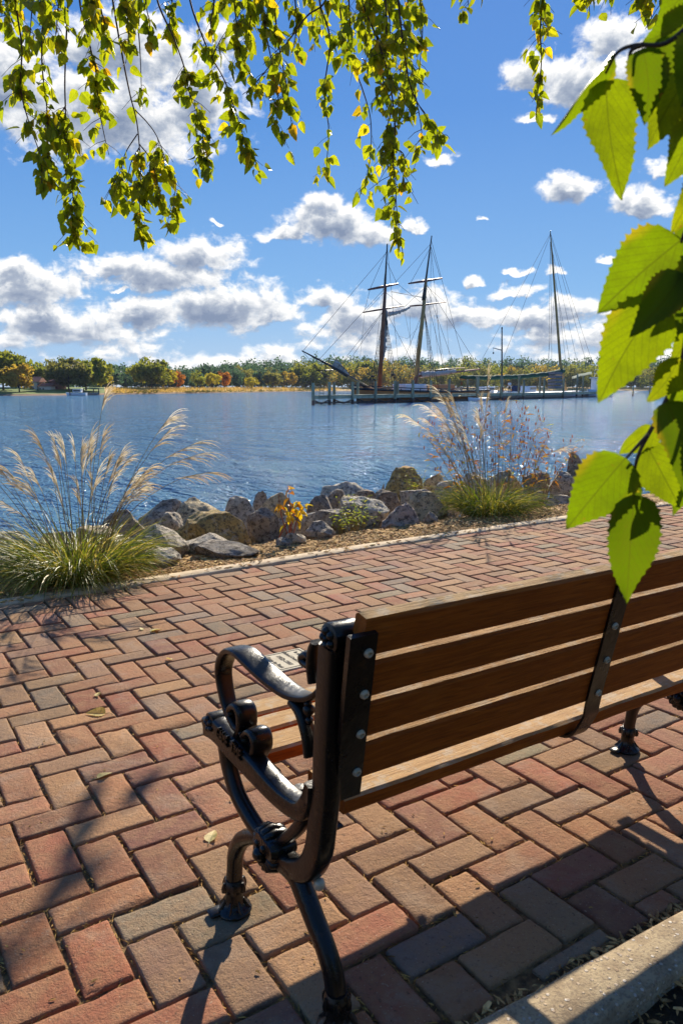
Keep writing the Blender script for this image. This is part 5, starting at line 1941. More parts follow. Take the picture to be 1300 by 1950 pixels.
BP0, BP1 = np.array([.985, .80]), np.array([1.085, .45])       # rear face of the back slats (Y, Z)
BT = (BP1 - BP0) / np.linalg.norm(BP1 - BP0)
BNm = np.array([-BT[1], BT[0]])                                # towards the sitter
if BNm[0] < 0: BNm = -BNm


def bk(t_, d=0.0):
    return BP0 + BT * t_ + BNm * d


def end_frame(dxs):
    """one iron end; dxs shifts it along the bench"""
    made = []

    def done(mb, name, parent, mat=m_iron, auto=45):
        for i in range(len(mb.v)):
            mb.v[i] = mb.v[i] + np.array([dxs, 0, 0])
        return mb.build(name, mat, parent, BO, auto=auto)
    fr = MB()
    # upright post, running down the back into the big hook under the seat
    pc_ = [(tr(607, 1232, -.02) + tr(637, 1232, -.02)) / 2, (tr(600, 1330, -.02) + tr(628, 1330, -.02)) / 2, (tr(593, 1430, -.02) + tr(618, 1430, -.02)) / 2, (tr(590, 1500, -.02) + tr(612, 1520, -.02)) / 2]
    casting(fr, pc_ + [tr(612, 1570), tr(606, 1622), tr(588, 1652), tr(562, 1652), tr(538, 1634)],
            [.0245, .0245, .0245, .025, .027, .027, .025, .024, .022], [.021] * 9, [-.006, -.004, 0, .003, .002, 0, 0, 0, 0], 3.4, 6, 16, .12)
    # flange that carries the back slats: a thin plate that leans inward, and the web that ties it to the post
    V_ = []
    for (t_, xr) in ((.002, .708), (.365, .741)):
        for d_ in (-.010, .002):
            q = bk(t_, d_)
            for xx in (xr - .056, xr):
                V_.append((xx, q[0], q[1]))
    fr.add(V_, [(0, 1, 3, 2), (4, 6, 7, 5), (0, 4, 5, 1), (2, 3, 7, 6), (0, 2, 6, 4), (1, 5, 7, 3)])
    V_ = []
    for (t_, xr) in ((.030, .692), (.362, .722)):
        for d_ in (.001, .046):
            q = bk(t_, d_)
            for xx in (xr - .018, xr):
                V_.append((xx, q[0], q[1]))
    fr.add(V_, [(0, 1, 3, 2), (4, 6, 7, 5), (0, 4, 5, 1), (2, 3, 7, 6), (0, 2, 6, 4), (1, 5, 7, 3)])
    # seat rail: from the front scroll back to the post
    rail = [tr(402, 1380), tr(420, 1388), tr(450, 1420), tr(490, 1463), tr(530, 1505), tr(560, 1530), tr(583, 1540), tr(597, 1520), tr(602, 1490)]
    casting(fr, rail, [.024, .029, .029, .026, .022, .021, .020, .016, .010], [.023] * 9, 0, 5.0, 6, 16, .10)
    # arc from the seat rail down to the knuckle, and the strut back up to the post
    casting(fr, [tr(432, 1420), tr(437, 1460), tr(452, 1510), tr(474, 1552), tr(500, 1590), tr(520, 1610)], [.022, .0195, .0185, .018, .0175, .017], [.019, .017, .017, .017, .017, .017], 0, 2.4, 6, 14)
    casting(fr, [tr(585, 1535), tr(578, 1562), tr(560, 1585), tr(540, 1600)], [.016, .014, .013, .012], .016, 0, 2.2)
    # legs
    casting(fr, [tr(515, 1600), tr(490, 1592), tr(463, 1598), tr(450, 1622), tr(447, 1655), tr(446, 1690), tr(447, 1722), tr(447, 1745)],
            [.016, .0175, .019, .0175, .0165, .0175, .0175, .02], [.018, .019, .020, .019, .018, .019, .019, .024], 0, 2.2, 6, 14)
    casting(fr, [tr(540, 1640), tr(565, 1665), tr(580, 1700), tr(597, 1745), tr(618, 1800), tr(633, 1850), tr(641, 1900), tr(642, 1930)],
            [.022, .023, .0215, .020, .0195, .019, .018, .019], [.019, .020, .020, .0195, .019, .019, .019, .021], 0, 2.4, 6, 14)
    f = done(fr, "end_frame", bench)
    for (yz, sgn) in ((tr(447, 1752), 1), (tr(642, 1962), -1)):
        ft = MB()
        c = np.array([fxX(yz[0]), yz[0], 0.0])
        ft.lathe([(.038, .001), (.041, .007), (.039, .012), (.029, .017), (.0225, .028), (.020, .050), (.0215, .062), (.020, .072)], c, np.eye(3), 20)
        for k in range(7):                        # claw ridges
            a = k * 2 * math.pi / 7 + .3
            d = np.array([math.cos(a), math.sin(a), 0])
            ft.tube([c + d * .036 + np.array([0, 0, .010]), c + d * .028 + np.array([0, 0, .019]), c + d * .021 + np.array([0, 0, .034])], [.0055, .0055, .003], 6)
        ft.box(c + np.array([-.036, 0.010 * sgn, .008]), (.046, .032, .012), bevel=.004)
        done(ft, "foot", f)
    for (yz, r0) in ((tr(446, 1684), .024), (tr(641, 1902), .024)):
        cl = MB()                                 # collar above the foot
        c = np.array([fxX(yz[0]), yz[0], yz[1]])
        cl.lathe([(r0 * .8, -.016), (r0, -.008), (r0 * 1.1, 0), (r0, .009), (r0 * .85, .016)], c, np.eye(3), 14)
        for k in range(6):
            a = k * math.pi / 3
            cl.lathe([(.007, -.01), (.008, 0), (.003, .012)], c + np.array([math.cos(a) * r0, math.sin(a) * r0, 0]), np.eye(3), 6)
        done(cl, "collar", f)
    # arm rest: broad ribbon with scrolls
    ar = MB()
    arm = [tr(447, 1402, -.02), tr(432, 1385, -.02), tr(417, 1350, -.02), tr(408, 1310, -.02), tr(405, 1280, -.02), tr(410, 1257, -.02), tr(423, 1242, -.02), tr(441, 1245, -.02), tr(460, 1262, -.02),
           tr(483, 1284, -.02), tr(509, 1307, -.02), tr(536, 1326, -.02), tr(556, 1333, -.02), tr(572, 1333, -.02), tr(586, 1325, -.02), tr(595, 1308, -.02), tr(599, 1285, -.02)]
    casting(ar, arm, [.007, .008, .009, .009, .009, .009, .008, .008, .008, .008, .008, .008, .007, .007, .006, .005, .005],
            [.015, .017, .018, .019, .020, .022, .025, .027, .028, .028, .027, .025, .022, .019, .016, .013, .011], .006, 3.4, 6, 16)
    casting(ar, [tr(560, 1334), tr(572, 1350), tr(580, 1372), tr(588, 1405), tr(592, 1440)], [.011, .011, .010, .009, .008], .015, 0, 2.4)
    casting(ar, [tr(599, 1300), tr(596, 1270), tr(598, 1240), tr(604, 1222)], [.007, .009, .009, .007], .014, 0, 2.4)
    casting(ar, [tr(596, 1268), tr(584, 1262), tr(579, 1252), tr(587, 1246), tr(594, 1250)], [.007, .009, .009, .008, .005], .013, 0, 2.4)
    # curled scrolls standing on the rail
    casting(ar, [tr(452, 1404), tr(459, 1388), tr(460, 1366), tr(456, 1350), tr(448, 1344), tr(441, 1351), tr(443, 1361)], [.008, .0095, .0105, .0105, .010, .009, .006], .0245, .012, 3, 6)
    casting(ar, [tr(480, 1444), tr(487, 1430), tr(488, 1413), tr(484, 1399), tr(476, 1394), tr(469, 1401), tr(471, 1411)], [.008, .0095, .0105, .0105, .010, .009, .006], .0255, .012, 3, 6)
    for (q, s_) in ((tr(588, 1352), .012), (tr(589, 1372), .008), (tr(586, 1340), .008)):
        ar.lathe([(s_ * .4, -s_), (s_ * .9, -s_ * .4), (s_, 0), (s_ * .9, s_ * .5), (s_ * .3, s_)], (fxX(q[0], .0), q[0], q[1]), np.eye(3), 10)
    a_ = done(ar, "armrest", bench)
    for (q, rr, hh) in ((tr(398, 1379, -.02), .026, .024), ((tr(607, 1216, -.02) + tr(643, 1216, -.02)) / 2, .0275, .031)):
        sc_ = MB()
        disc(sc_, q, rr, hh, .010 if rr > .027 else .004)
        done(sc_, "scroll", f)
    # lion mask at the knuckle: muzzle, brow, ears and a ring of mane locks
    ln = MB()
    kc_ = tr(521, 1612); kx = fxX(kc_[0])
    r = np.random.default_rng(5)
    V_ = ICO_V * np.array([.026, .034, .031])
    V_ = V_ * (1 + .10 * np.array([noise.noise(Vector(p * 70)) for p in V_]))[:, None]
    ln.add(V_ + np.array([kx, kc_[0], kc_[1]]), ICO_F)
    for k in range(16):
        a = k * 2 * math.pi / 16
        d = np.array([0, math.cos(a), math.sin(a)])
        o_ = np.array([kx - .006, kc_[0], kc_[1]]) + d * .029
        ln.tube([o_ - d * .006 + np.array([-.020, 0, 0]), o_ + d * .008 + np.array([-.016, 0, 0]), o_ + d * .015 + np.array([.004, 0, 0]), o_ + d * .008 + np.array([.024, 0, 0])], [.005, .0095, .009, .004], 7)
    for (dy, dz, s_, ex) in ((0, -.004, .014, .034), (.013, .012, .008, .030), (-.013, .012, .008, .030), (0, -.018, .009, .030), (.022, .022, .008, .022), (-.022, .022, .008, .022)):
        ln.add(ICO_V * s_ + np.array([kx - ex, kc_[0] + dy, kc_[1] + dz]), ICO_F)
    for k in range(4):                            # ribbed wrap below the mask
        q = tr(520 + 6 * k, 1596 + 8 * k)
        ln.lathe([(.016, -.03), (.021, -.02), (.022, 0), (.021, .02), (.016, .03)], (fxX(q[0], -.002), q[0] + .004, q[1] + .004), np.array([[0, 1, 0], [0, 0, 1], [1, 0, 0]]), 12)
    done(ln, "lion_mask", f, auto=60)
    kb = MB()
    q = tr(597, 1685)
    kb.lathe([(.004, -.012), (.010, -.008), (.012, 0), (.010, .008), (.004, .012)], (fxX(q[0], .01), q[0] - .004, q[1]), np.eye(3), 12)
    done(kb, "knob", f, m_bolt)
    # raised letters on the outer face of the rail
    for (txt, p0, p1) in (("GAME", (411, 1394), (432, 1416)), ("TIME", (438, 1421), (462, 1447))):
        cu = bpy.data.curves.new("letters", 'FONT')
        cu.body = txt; cu.size = .038; cu.extrude = .004; cu.align_x = 'LEFT'; cu.align_y = 'CENTER'
        lo = bpy.data.objects.new("letters", cu); COL.objects.link(lo)
        cu.materials.append(m_iron)
        a, c = tr(*p0, -.028), tr(*p1, -.028)
        dv = c - a; ll = np.linalg.norm(dv)
        ex_ = np.array([.06 * -dv[0], dv[0], dv[1]]); ex_ /= np.linalg.norm(ex_)
        ez_ = np.array([-1.0, -.06, 0]); ez_ /= np.linalg.norm(ez_)
        ey_ = np.cross(ez_, ex_)
        pos = np.array([fxX(a[0], -.0235) + dxs, a[0], a[1]]) - BO
        lo.parent = f
        lo.matrix_basis = Matrix(((ex_[0], ey_[0], ez_[0], pos[0]), (ex_[1], ey_[1], ez_[1], pos[1]), (ex_[2], ey_[2], ez_[2], pos[2]), (0, 0, 0, 1)))
        lo.scale = (.78 * ll / .058 * .72, 1, 1)
        text_mesh(lo)
    # bolts through the flange
    for t_ in (.038, .125, .214, .304):
        q = bk(t_, -.012)
        bolt_at(.694 + .027 * (t_ - .038) / .266 + dxs, q, f)
    # seat bearers on the inner side of the rail
    sb_ = MB()
    for (y0, y1) in ((1.385, 1.66), (1.13, 1.24)):
        sb_.box((.715, (y0 + y1) / 2, .352), (.05, y1 - y0, .010), bevel=.003)
    sb_.box((.722, 1.285, .356), (.034, .040, .008), bevel=.003)
    sb_.lathe([(.013, 0), (.013, .006), (.006, .0065)], (.730, 1.285, .360), np.eye(3), 12)
    done(sb_, "seat_bearer", f)
    return f


def bolt_at(x, q, parent):
    mb = MB()
    A = np.array([[1.0, 0, 0], [0, BT[0], BT[1]], [0, -BNm[0], -BNm[1]]])
    c = np.array([x, q[0], q[1]])
    mb.lathe([(.0088, -.003), (.0088, 0), (.0076, .0032), (.0050, .0046), (.0043, .0020), (.0036, -.0010)], c, A, 14)
    mb.build("bolt", m_bolt, parent, BO, auto=35)
    h = MB()
    return


f0 = end_frame(0.0)
f1 = end_frame(SPAN)

XA, XB = .688, .715 + SPAN - .02


def slat(name, yz, w, th, ang, seed, wavy=.0012, x0=XA, x1=XB):
    """board along the bench: yz centre, w width along direction ang (in the Y-Z plane), th thickness; worn on top, coloured as sunlit there"""
    r = np.random.default_rng(seed)
    d = np.array([math.cos(ang), math.sin(ang)]); n = np.array([-d[1], d[0]])
    if n[1] < 0 and abs(n[1]) > .5: n = -n
    ring = []
    e = .006
    for (a, c) in ((-w / 2, -th / 2 + e), (-w / 2 + e, -th / 2), (w / 2 - e, -th / 2), (w / 2, -th / 2 + e), (w / 2, th / 2 - e), (w / 2 - e, th / 2), (-w / 2 + e, th / 2), (-w / 2, th / 2 - e)):
        ring.append(d * a + n * c)
    mb = MB()
    N = 60
    V_, F, mi = [], [], []
    for i in range(N + 1):
        x = x0 + (x1 - x0) * i / N
        for k, q in enumerate(ring):
            j = wavy * nz((x * 9, k * 3 + seed), 1.0, seed)
            V_.append((x, yz[0] + q[0] * (1 + j / w * 8), yz[1] + q[1] + j * .6))
    for i in range(N):
        for k in range(8):
            j = (k + 1) % 8
            f_ = (i * 8 + k, i * 8 + j, (i + 1) * 8 + j, (i + 1) * 8 + k)
            nrm = ring[k] + ring[j]
            e2 = ring[j] - ring[k]
            up = abs(e2[0]) > abs(e2[1]) * .9 and (ring[k][1] + ring[j][1]) > 0
            F.append((f_, 1 if up else 0))
    off = mb.add(V_, [q[0] for q in F])
    mb.mi = [q[1] for q in F]
    mb.add([V_[k] for k in range(8)], [tuple(range(7, -1, -1))]); mb.add([V_[N * 8 + k] for k in range(8)], [tuple(range(8))])
    return mb.build(name, [m_wood, m_wornlit], bench, BO, auto=30)


TH = .034
for i, t0 in enumerate((-.020, .0705, .1595, .2535)):
    w = (.078, .0775, .081, .086)[i]
    q = bk(t0 + w / 2, TH / 2)
    slat("back_slat", q, w, TH, math.atan2(BT[1], BT[0]), 40 + i)
for i, (y0, y1) in enumerate(((1.59, 1.668), (1.498, 1.576), (1.398, 1.482), (1.142, 1.285))):
    slat("seat_slat", ((y0 + y1) / 2, .383 if i < 3 else .382), y1 - y0, .036, 0.0, 60 + i, x0=.712 if i < 3 else .75)
# middle strap: down the back and forward under the seat
mb = MB()
pth = [bk(.004, -.004), bk(.10, -.004), bk(.20, -.004), bk(.30, -.004), bk(.36, -.004), bk(.385, -.001), (1.118, .378), (1.15, .360), (1.22, .357), (1.40, .357), (1.62, .357), (1.665, .357)]
pp3 = smooth_path(np.c_[np.array(pth), np.zeros(len(pth))], 5)[:, :2]
tg = np.gradient(pp3, axis=0); tg /= np.linalg.norm(tg, axis=1)[:, None] + 1e-9
nn = np.c_[-tg[:, 1], tg[:, 0]]
V_ = []
for i in range(len(pp3)):
    xs_c = 1.366 + .045 * min(1, i / 24)
    for (a, c) in ((-.025, -.003), (.025, -.003), (.025, .003), (-.025, .003)):
        y, z = pp3[i] + nn[i] * c
        V_.append((xs_c + a, y, z))
F = [(i * 4 + k, i * 4 + (k + 1) % 4, i * 4 + 4 + (k + 1) % 4, i * 4 + 4 + k) for i in range(len(pp3) - 1) for k in range(4)] + [(3, 2, 1, 0), tuple(len(pp3) * 4 - 4 + k for k in range(4))]
mb.add(V_, F)
strap = mb.build("strap", m_iron, bench, BO, auto=40)
for t_, xx in ((.042, 1.384), (.124, 1.385), (.217, 1.398), (.311, 1.409)):
    bolt_at(xx - .006, bk(t_, -.008), strap)

# ================================================================== PLAQUE AND FALLEN LEAVES
m_plq = mottled("plaque_stone", (0.46, 0.40, 0.28), (0.37, 0.31, 0.21), 20.0, .75, .3, 120.0, bdist=.003)
m_ink = mottled("plaque_letters", (0.035, 0.028, 0.022), (0.02, 0.017, 0.014), 20.0, .8)
pc = np.array([(PLQ[0] + PLQ[1]) / 2, (PLQ[2] + PLQ[3]) / 2, 0])
plaque = thing("memorial_plaque", "square tan memorial plaque with dark lettering set among the bricks", "plaque", pc)
mb = MB(); mb.box(pc + np.array([0, 0, -.012]), (PLQ[1] - PLQ[0] - .012, PLQ[3] - PLQ[2] - .012, .034), bevel=.003); mb.build("slab", m_plq, plaque, pc)
mb = MB()
hx_, hy_ = (PLQ[1] - PLQ[0]) / 2 - .022, (PLQ[3] - PLQ[2]) / 2 - .022
for (cx_, cy__, sx_, sy_) in ((0, hy_, hx_ * 2 + .005, .005), (0, -hy_, hx_ * 2 + .005, .005), (hx_, 0, .005, hy_ * 2 - .005), (-hx_, 0, .005, hy_ * 2 - .005)):
    mb.box(pc + np.array([cx_, cy__, .0056]), (sx_, sy_, .001))
mb.build("border", m_ink, plaque, pc)
for i, (txt, sz) in enumerate((("In memory of", .026), ("Michael Dean Atkins", .024), ("1952-1997", .030), ("Gone to Rest", .027))):
    cu = bpy.data.curves.new("lettering", 'FONT')
    cu.body = txt; cu.size = sz; cu.align_x = 'CENTER'; cu.align_y = 'CENTER'; cu.extrude = .0004; cu.offset = .0006
    lo = bpy.data.objects.new("lettering", cu); COL.objects.link(lo); cu.materials.append(m_ink)
    lo.parent = plaque
    # lines run across the path (reading from the water side), stacked along the bench direction
    lo.location = (hx_ - .030 - i * .047, 0, .0058)
    lo.rotation_euler = (0, 0, -math.pi / 2)
    text_mesh(lo)

m_fall = leafmat("fallen_leaf", [(0, (0.50, 0.32, 0.08)), (.5, (0.66, 0.48, 0.14)), (1, (0.78, 0.66, 0.30))], .25, .6, veins=True)


def birch_leaf(mb, base, tip, w, nrm, fold=.25, curl=.15, teeth=9, tint=.5, res=2, jag=.07, wave=0.0, bend=0.0):
    """serrate leaf from stalk end to tip; nrm is roughly its upper face"""
    base, tip = np.asarray(base, float), np.asarray(tip, float)
    ax = tip - base; L = np.linalg.norm(ax); ax /= L
    s_ = np.cross(ax, nrm); s_ /= np.linalg.norm(s_) + 1e-9
    n_ = np.cross(s_, ax)
    N = teeth * res
    rows = []
    uvs = []
    for i in range(N + 1):
        v = i / N
        prof = (math.sin(math.pi * min(1, v ** .62)) ** .85) * (1 - v * .25) * 1.12 if 0 < v < 1 else 0.0
        hw_ = w / 2 * prof
        if 0 < i < N and res > 1:
            hw_ *= (1 + jag) if i % res == 0 else (1 - jag)
        sag = n_ * (-curl * L * v * v) + s_ * bend * L * math.sin(math.pi * v)
        c = base + ax * L * v + sag
        e = n_ * hw_ * fold
        wl, wr = n_ * wave * w * math.sin(v * 11 + tint * 20), n_ * wave * w * math.sin(v * 9 + 2 + tint * 31)
        row = [c - s_ * hw_ + e + wl, c - s_ * hw_ * .5 + e * .42 + wl * .3, c, c + s_ * hw_ * .5 + e * .42 + wr * .3, c + s_ * hw_ + e + wr]
        rows.append(row)
        k_ = hw_ / w
        uvs += [(.5 - k_, v), (.5 - k_ / 2, v), (.5, v), (.5 + k_ / 2, v), (.5 + k_, v)]
    P = [p for r in rows for p in r]
    F = [(i * 5 + j, i * 5 + j + 1, i * 5 + 6 + j, i * 5 + 5 + j) for i in range(N) for j in range(4)]
    mb.add(P, F, 0, (tint,) * 3)
    if mb.uv is None: mb.uv = []
    mb.uv += uvs


FL = [((182, 1357), .075, 2.6, "large pale yellow fallen leaf on the bricks left of the arm rest"), ((404, 1590), .055, .9, "pale toothed fallen leaf standing on the bricks beside the front leg of the bench"),
      ((200, 1475), .05, .2, "narrow tan fallen leaf on the bricks in the left middle of the path"), ((297, 1199), .06, .1, "tan fallen leaf on the bricks nearest the far kerb"),
      ((187, 1321), .04, 1.2, "small curled fallen leaf just beyond the large pale yellow one"), ((330, 1036), .05, .4, "fallen leaf lying on the mulch just beyond the far kerb"),
      ((322, 1254), .035, 2.0, "tiny fallen leaf in a brick joint beyond the arm rest"), ((270, 1197), .035, 1.2, "small brown fallen leaf next to the tan one near the far kerb")]
for i, ((px, py), L_, az, lab) in enumerate(FL):
    p = atz(px, py, .006); p[2] = .006 if p[1] < kerbY(p[0]) else bankz(p[0], p[1]) + .015
    d = np.array([math.cos(az), math.sin(az), .12])
    mb = MB()
    birch_leaf(mb, p - d * L_ / 2, p + d * L_ / 2, L_ * .62, (RNG.normal(0, .25), RNG.normal(0, .25), 1), .35, .12, 8, RNG.uniform(.3, 1))
    mb.tube([p - d * L_ / 2, p - d * L_ * .7 + np.array([0, 0, .004]), p - d * L_ * .9], [.0012, .001, .0008], 5)
    mb.uv += [(.5, .0)] * 15
    tag(mb.build("fallen_leaf", m_fall, origin=p, smooth=False), lab, "leaf", "fallen leaves on the path")

# ================================================================== THE BIRCH OVERHEAD
LST = [(0.0, (0.12, 0.17, 0.008)), (0.45, (0.24, 0.285, 0.010)), (0.8, (0.36, 0.36, 0.012)), (0.93, (0.50, 0.37, 0.015)), (1.0, (0.55, 0.24, 0.02))]
m_leaf = leafmat("birch_leaf", LST, .60, .42, veins=True, spec=.4, glow=(2.0, 1.9, 0.8))
m_twig = mottled("birch_twig", (0.115, 0.07, 0.055), (0.06, 0.04, 0.035), 30.0, .7)
m_birch = mottled("birch_bark", (0.55, 0.48, 0.42), (0.12, 0.09, 0.08), 5.0, .85, .5, 25.0, stretch=(1, 1, .4))
TB = np.array([2.75, -0.55, -.03])
birch = thing("birch_tree", "birch tree whose leafy hanging branches frame the sky and the right edge of the photo", "tree", TB)
mb = MB()
trunk_top = np.array([2.4, .25, 5.6])
mb.tube(smooth_path([TB, TB + np.array([.02, .05, 1.2]), TB + np.array([-.08, .2, 3.0]), trunk_top, trunk_top + np.array([-.3, .6, 2.6])], 6), np.linspace(.17, .07, 25), 14)
mb.build("trunk", m_birch, birch, TB, smooth=True)


def down_leaf(mb, p, L, r, tint, axis=None, spread=.5):
    d = np.array([0, 0, -1.0]) + r.normal(0, spread, 3) if axis is None else axis
    d = d / np.linalg.norm(d)
    nrm = r.normal(0, 1, 3); nrm -= d * (nrm @ d)
    nrm /= np.linalg.norm(nrm) + 1e-9
    if r.random() < .6:                            # many faces turn towards or away from the path
        nrm = nrm * .6 + (-FH + r.normal(0, .5, 3)) * .8
    pet = p + d * L * .22 + r.normal(0, .004, 3)
    birch_leaf(mb, pet, pet + d * L, L * r.uniform(.55, .72), nrm, r.uniform(.15, .6), r.uniform(-.1, .25), 5, tint, 2, .07)


def strand(name, pts, depth, bare, dens, seed, size=.070, thick=.006, subs=()):
    """hanging branch: pts are sight-line columns with depth in metres; bare = leafless first part of its length"""
    r = np.random.default_rng(seed)
    dv = depth if not np.isscalar(depth) else [depth] * len(pts)
    P = np.array([atdist(px, py, D) for (px, py), D in zip(pts, dv)])
    path = smooth_path(P, 8)
    tw, lf = MB(), MB()
    tw.tube(path, np.linspace(thick, .0016, len(path)), 6)

    def leaves_along(path, bare, dens):
        seg = np.linalg.norm(np.diff(path, axis=0), axis=1)
        cum = np.concatenate([[0], np.cumsum(seg)]); T = cum[-1]
        n_ = int(T * dens * 1.75)
        for k in range(n_):
            f_ = bare + (1 - bare) * r.random()
            i = min(np.searchsorted(cum, f_ * T), len(path) - 1)
            p = path[i]
            # side shoot carrying two to four leaves
            sh = r.normal(0, 1, 3); sh[2] = -abs(sh[2]) * .9; sh /= np.linalg.norm(sh)
            ll = r.uniform(.02, .13)
            e = p + sh * ll * np.array([1, 1, .6]) + np.array([0, 0, -ll * .55])
            tw.tube([p, (p + e) / 2 + np.array([0, 0, .008]), e], [.0018, .0014, .001], 4, caps=False)
            for q in range(r.integers(2, 5)):
                tn = np.clip(r.beta(2.0, 2.4), 0, .88) if r.random() > .04 else r.uniform(.88, 1)
                w_ = r.random()
                down_leaf(lf, p * (1 - w_) + e * w_, size * r.uniform(.5, 1.35), r, tn)
    leaves_along(path, bare, dens)
    for (sp, sd, sb, sdens) in subs:
        P2 = np.array([atdist(px, py, sd) for (px, py) in sp])
        pa = smooth_path(P2, 6)
        tw.tube(pa, np.linspace(.0035, .0014, len(pa)), 5)
        leaves_along(pa, sb, sdens)
    o = tw.build("hanging_branch", m_twig, birch, TB, smooth=True)
    if lf.nv:
        lf.build("foliage", m_leaf, o, TB)
    return o, P[0]


STR = [
 ([(28, -90), (30, 0), (42, 90), (40, 170), (58, 240), (78, 300), (80, 350)], 4.4, .12, 16, ()),
 ([(132, -90), (130, 0), (126, 90), (124, 170), (128, 260), (134, 330), (142, 400), (142, 450)], 4.6, .52, 21, ([((126, 200), (108, 230), (100, 250)), 4.6, .2, 22],)),
 ([(84, -90), (86, 0), (80, 110), (90, 210), (92, 290), (88, 330)], 4.5, .10, 18, ()),
 ([(152, -90), (152, 0), (170, 80), (184, 140), (188, 200), (200, 262), (208, 295)], 4.6, .45, 14, ()),
 ([(205, -90), (215, 0), (234, 110), (248, 180), (262, 240), (268, 330), (266, 400), (264, 442)], 4.5, .66, 12,
  ([((258, 210), (282, 235), (300, 262), (318, 310), (335, 350), (322, 410)), 4.5, .25, 26], [((262, 255), (240, 290), (228, 330), (216, 350)), 4.5, .4, 18], [((266, 275), (285, 300), (296, 330), (305, 370)), 4.4, .3, 18], [((266, 280), (250, 310), (242, 350), (238, 380)), 4.6, .4, 16])),
 ([(180, -90), (190, 0), (200, 50), (205, 95)], 4.7, .1, 18, ()),
 ([(252, -90), (255, 0), (264, 60), (268, 120), (270, 188)], 4.7, .15, 6, ()),
 ([(230, -90), (240, 0), (245, 60), (240, 120)], 4.3, .1, 17, ()),
 ([(292, -90), (300, 0), (330, 70), (350, 125), (362, 180), (384, 240), (388, 300)], 4.5, .50, 21, ()),
 ([(350, -90), (362, 0), (382, 60), (404, 110), (426, 150), (446, 205), (462, 255), (475, 300)], 4.6, .33, 17, ([((404, 110), (418, 80), (430, 60)), 4.6, .1, 12],)),
 ([(440, -90), (446, 0), (452, 60), (456, 120)], 4.5, .1, 19, ()),
 ([(410, -90), (408, 0), (402, 40), (405, 80)], 4.7, .1, 14, ()),
 ([(470, -90), (478, 0), (474, 70), (466, 120)], 4.6, .1, 16, ()),
 ([(494, -90), (500, 0), (506, 60), (520, 130), (530, 190), (526, 240)], 4.5, .12, 17, ()),
 ([(520, -90), (522, 0), (530, 80), (545, 160), (552, 210), (556, 245)], 4.7, .2, 14, ()),
 ([(640, -90), (620, 0), (585, 30), (555, 70), (520, 118), (480, 165), (462, 180)], 4.0, .15, 9, ()),
 ([(560, -90), (562, 0), (566, 40), (560, 90)], 4.2, .1, 15, ()),
 ([(605, -90), (608, 0), (628, 75), (618, 170), (626, 250), (622, 310), (625, 350)], 7.0, .12, 15, ()),
 ([(640, -90), (645, 0), (660, 90), (690, 170), (706, 235), (702, 320), (682, 368)], 7.0, .15, 15, ()),
 ([(690, -90), (690, 0), (720, 80), (742, 160), (752, 240), (748, 300), (752, 350), (756, 410), (766, 480)], 3.9, .10, 19, ([((748, 200), (735, 250), (728, 290)), 3.9, .1, 20], [((752, 280), (770, 300), (765, 350)), 3.9, .1, 24])),
 ([(755, -90), (758, 0), (768, 90), (780, 160), (800, 205), (828, 240), (850, 262)], 4.0, .10, 15, ([((790, 180), (800, 230), (805, 280)), 4.0, .1, 16],)),
 ([(795, -90), (800, 0), (804, 60), (798, 130)], 4.8, .1, 22, ()),
 ([(700, -90), (700, 0), (694, 50), (702, 105)], 4.4, .1, 20, ()),
 ([(660, -90), (664, 0), (668, 60), (676, 110)], 4.6, .1, 18, ()),
 ([(735, -90), (738, 0), (742, 60), (736, 120)], 4.6, .1, 20, ()),
 ([(778, -90), (776, 0), (780, 60), (772, 150)], 5.0, .1, 20, ()),
 ([(730, -90), (735, 60), (728, 140), (740, 220)], 4.1, .1, 18, ()),
 ([(1028, -90), (1030, 0), (1028, 60), (1030, 120), (1024, 170), (1020, 225)], 4.6, .15, 17, ()),
 ([(884, -90), (886, -30), (892, 12)], 4.6, .1, 14, ()),
 ([(1125, -90), (1120, -30), (1122, 30)], 4.4, .1, 14, ()),
 ([(1165, -90), (1162, -40), (1166, 8)], 4.4, .1, 12, ()),
 ([(1235, -90), (1236, -20), (1240, 40)], 4.0, .1, 22, ()),
 ([(1270, -90), (1272, -20), (1262, 36)], 3.6, .1, 24, ()),
 ([(1300, -90), (1300, 0), (1285, 50)], 3.6, .1, 22, ()),
 ([(10, -90), (12, 0), (20, 30)], 4.4, .1, 16, ()),
 ([(60, -90), (62, 0), (58, 60)], 4.2, .1, 18, ()),
 ([(110, -90), (112, 0), (106, 70)], 4.2, .1, 18, ()),
 ([(165, -90), (170, 0), (160, 60)], 4.3, .1, 18, ()),
 ([(275, -90), (278, 0), (286, 50)], 4.4, .1, 14, ()),
 ([(330, -90), (328, 0), (322, 50)], 4.6, .1, 16, ()),
 ([(590, -90), (592, 0), (596, 60)], 4.8, .1, 16, ()),
]
tops = []
for i, (pts, D, bare, dens, subs) in enumerate(STR):
    _, t0 = strand("s", pts, D, bare, dens * (4.6 / D if D < 6 else .45), 900 + i, size=.068 * D / 4.6, thick=.006 * D / 4.6, subs=subs)
    tops.append(t0)
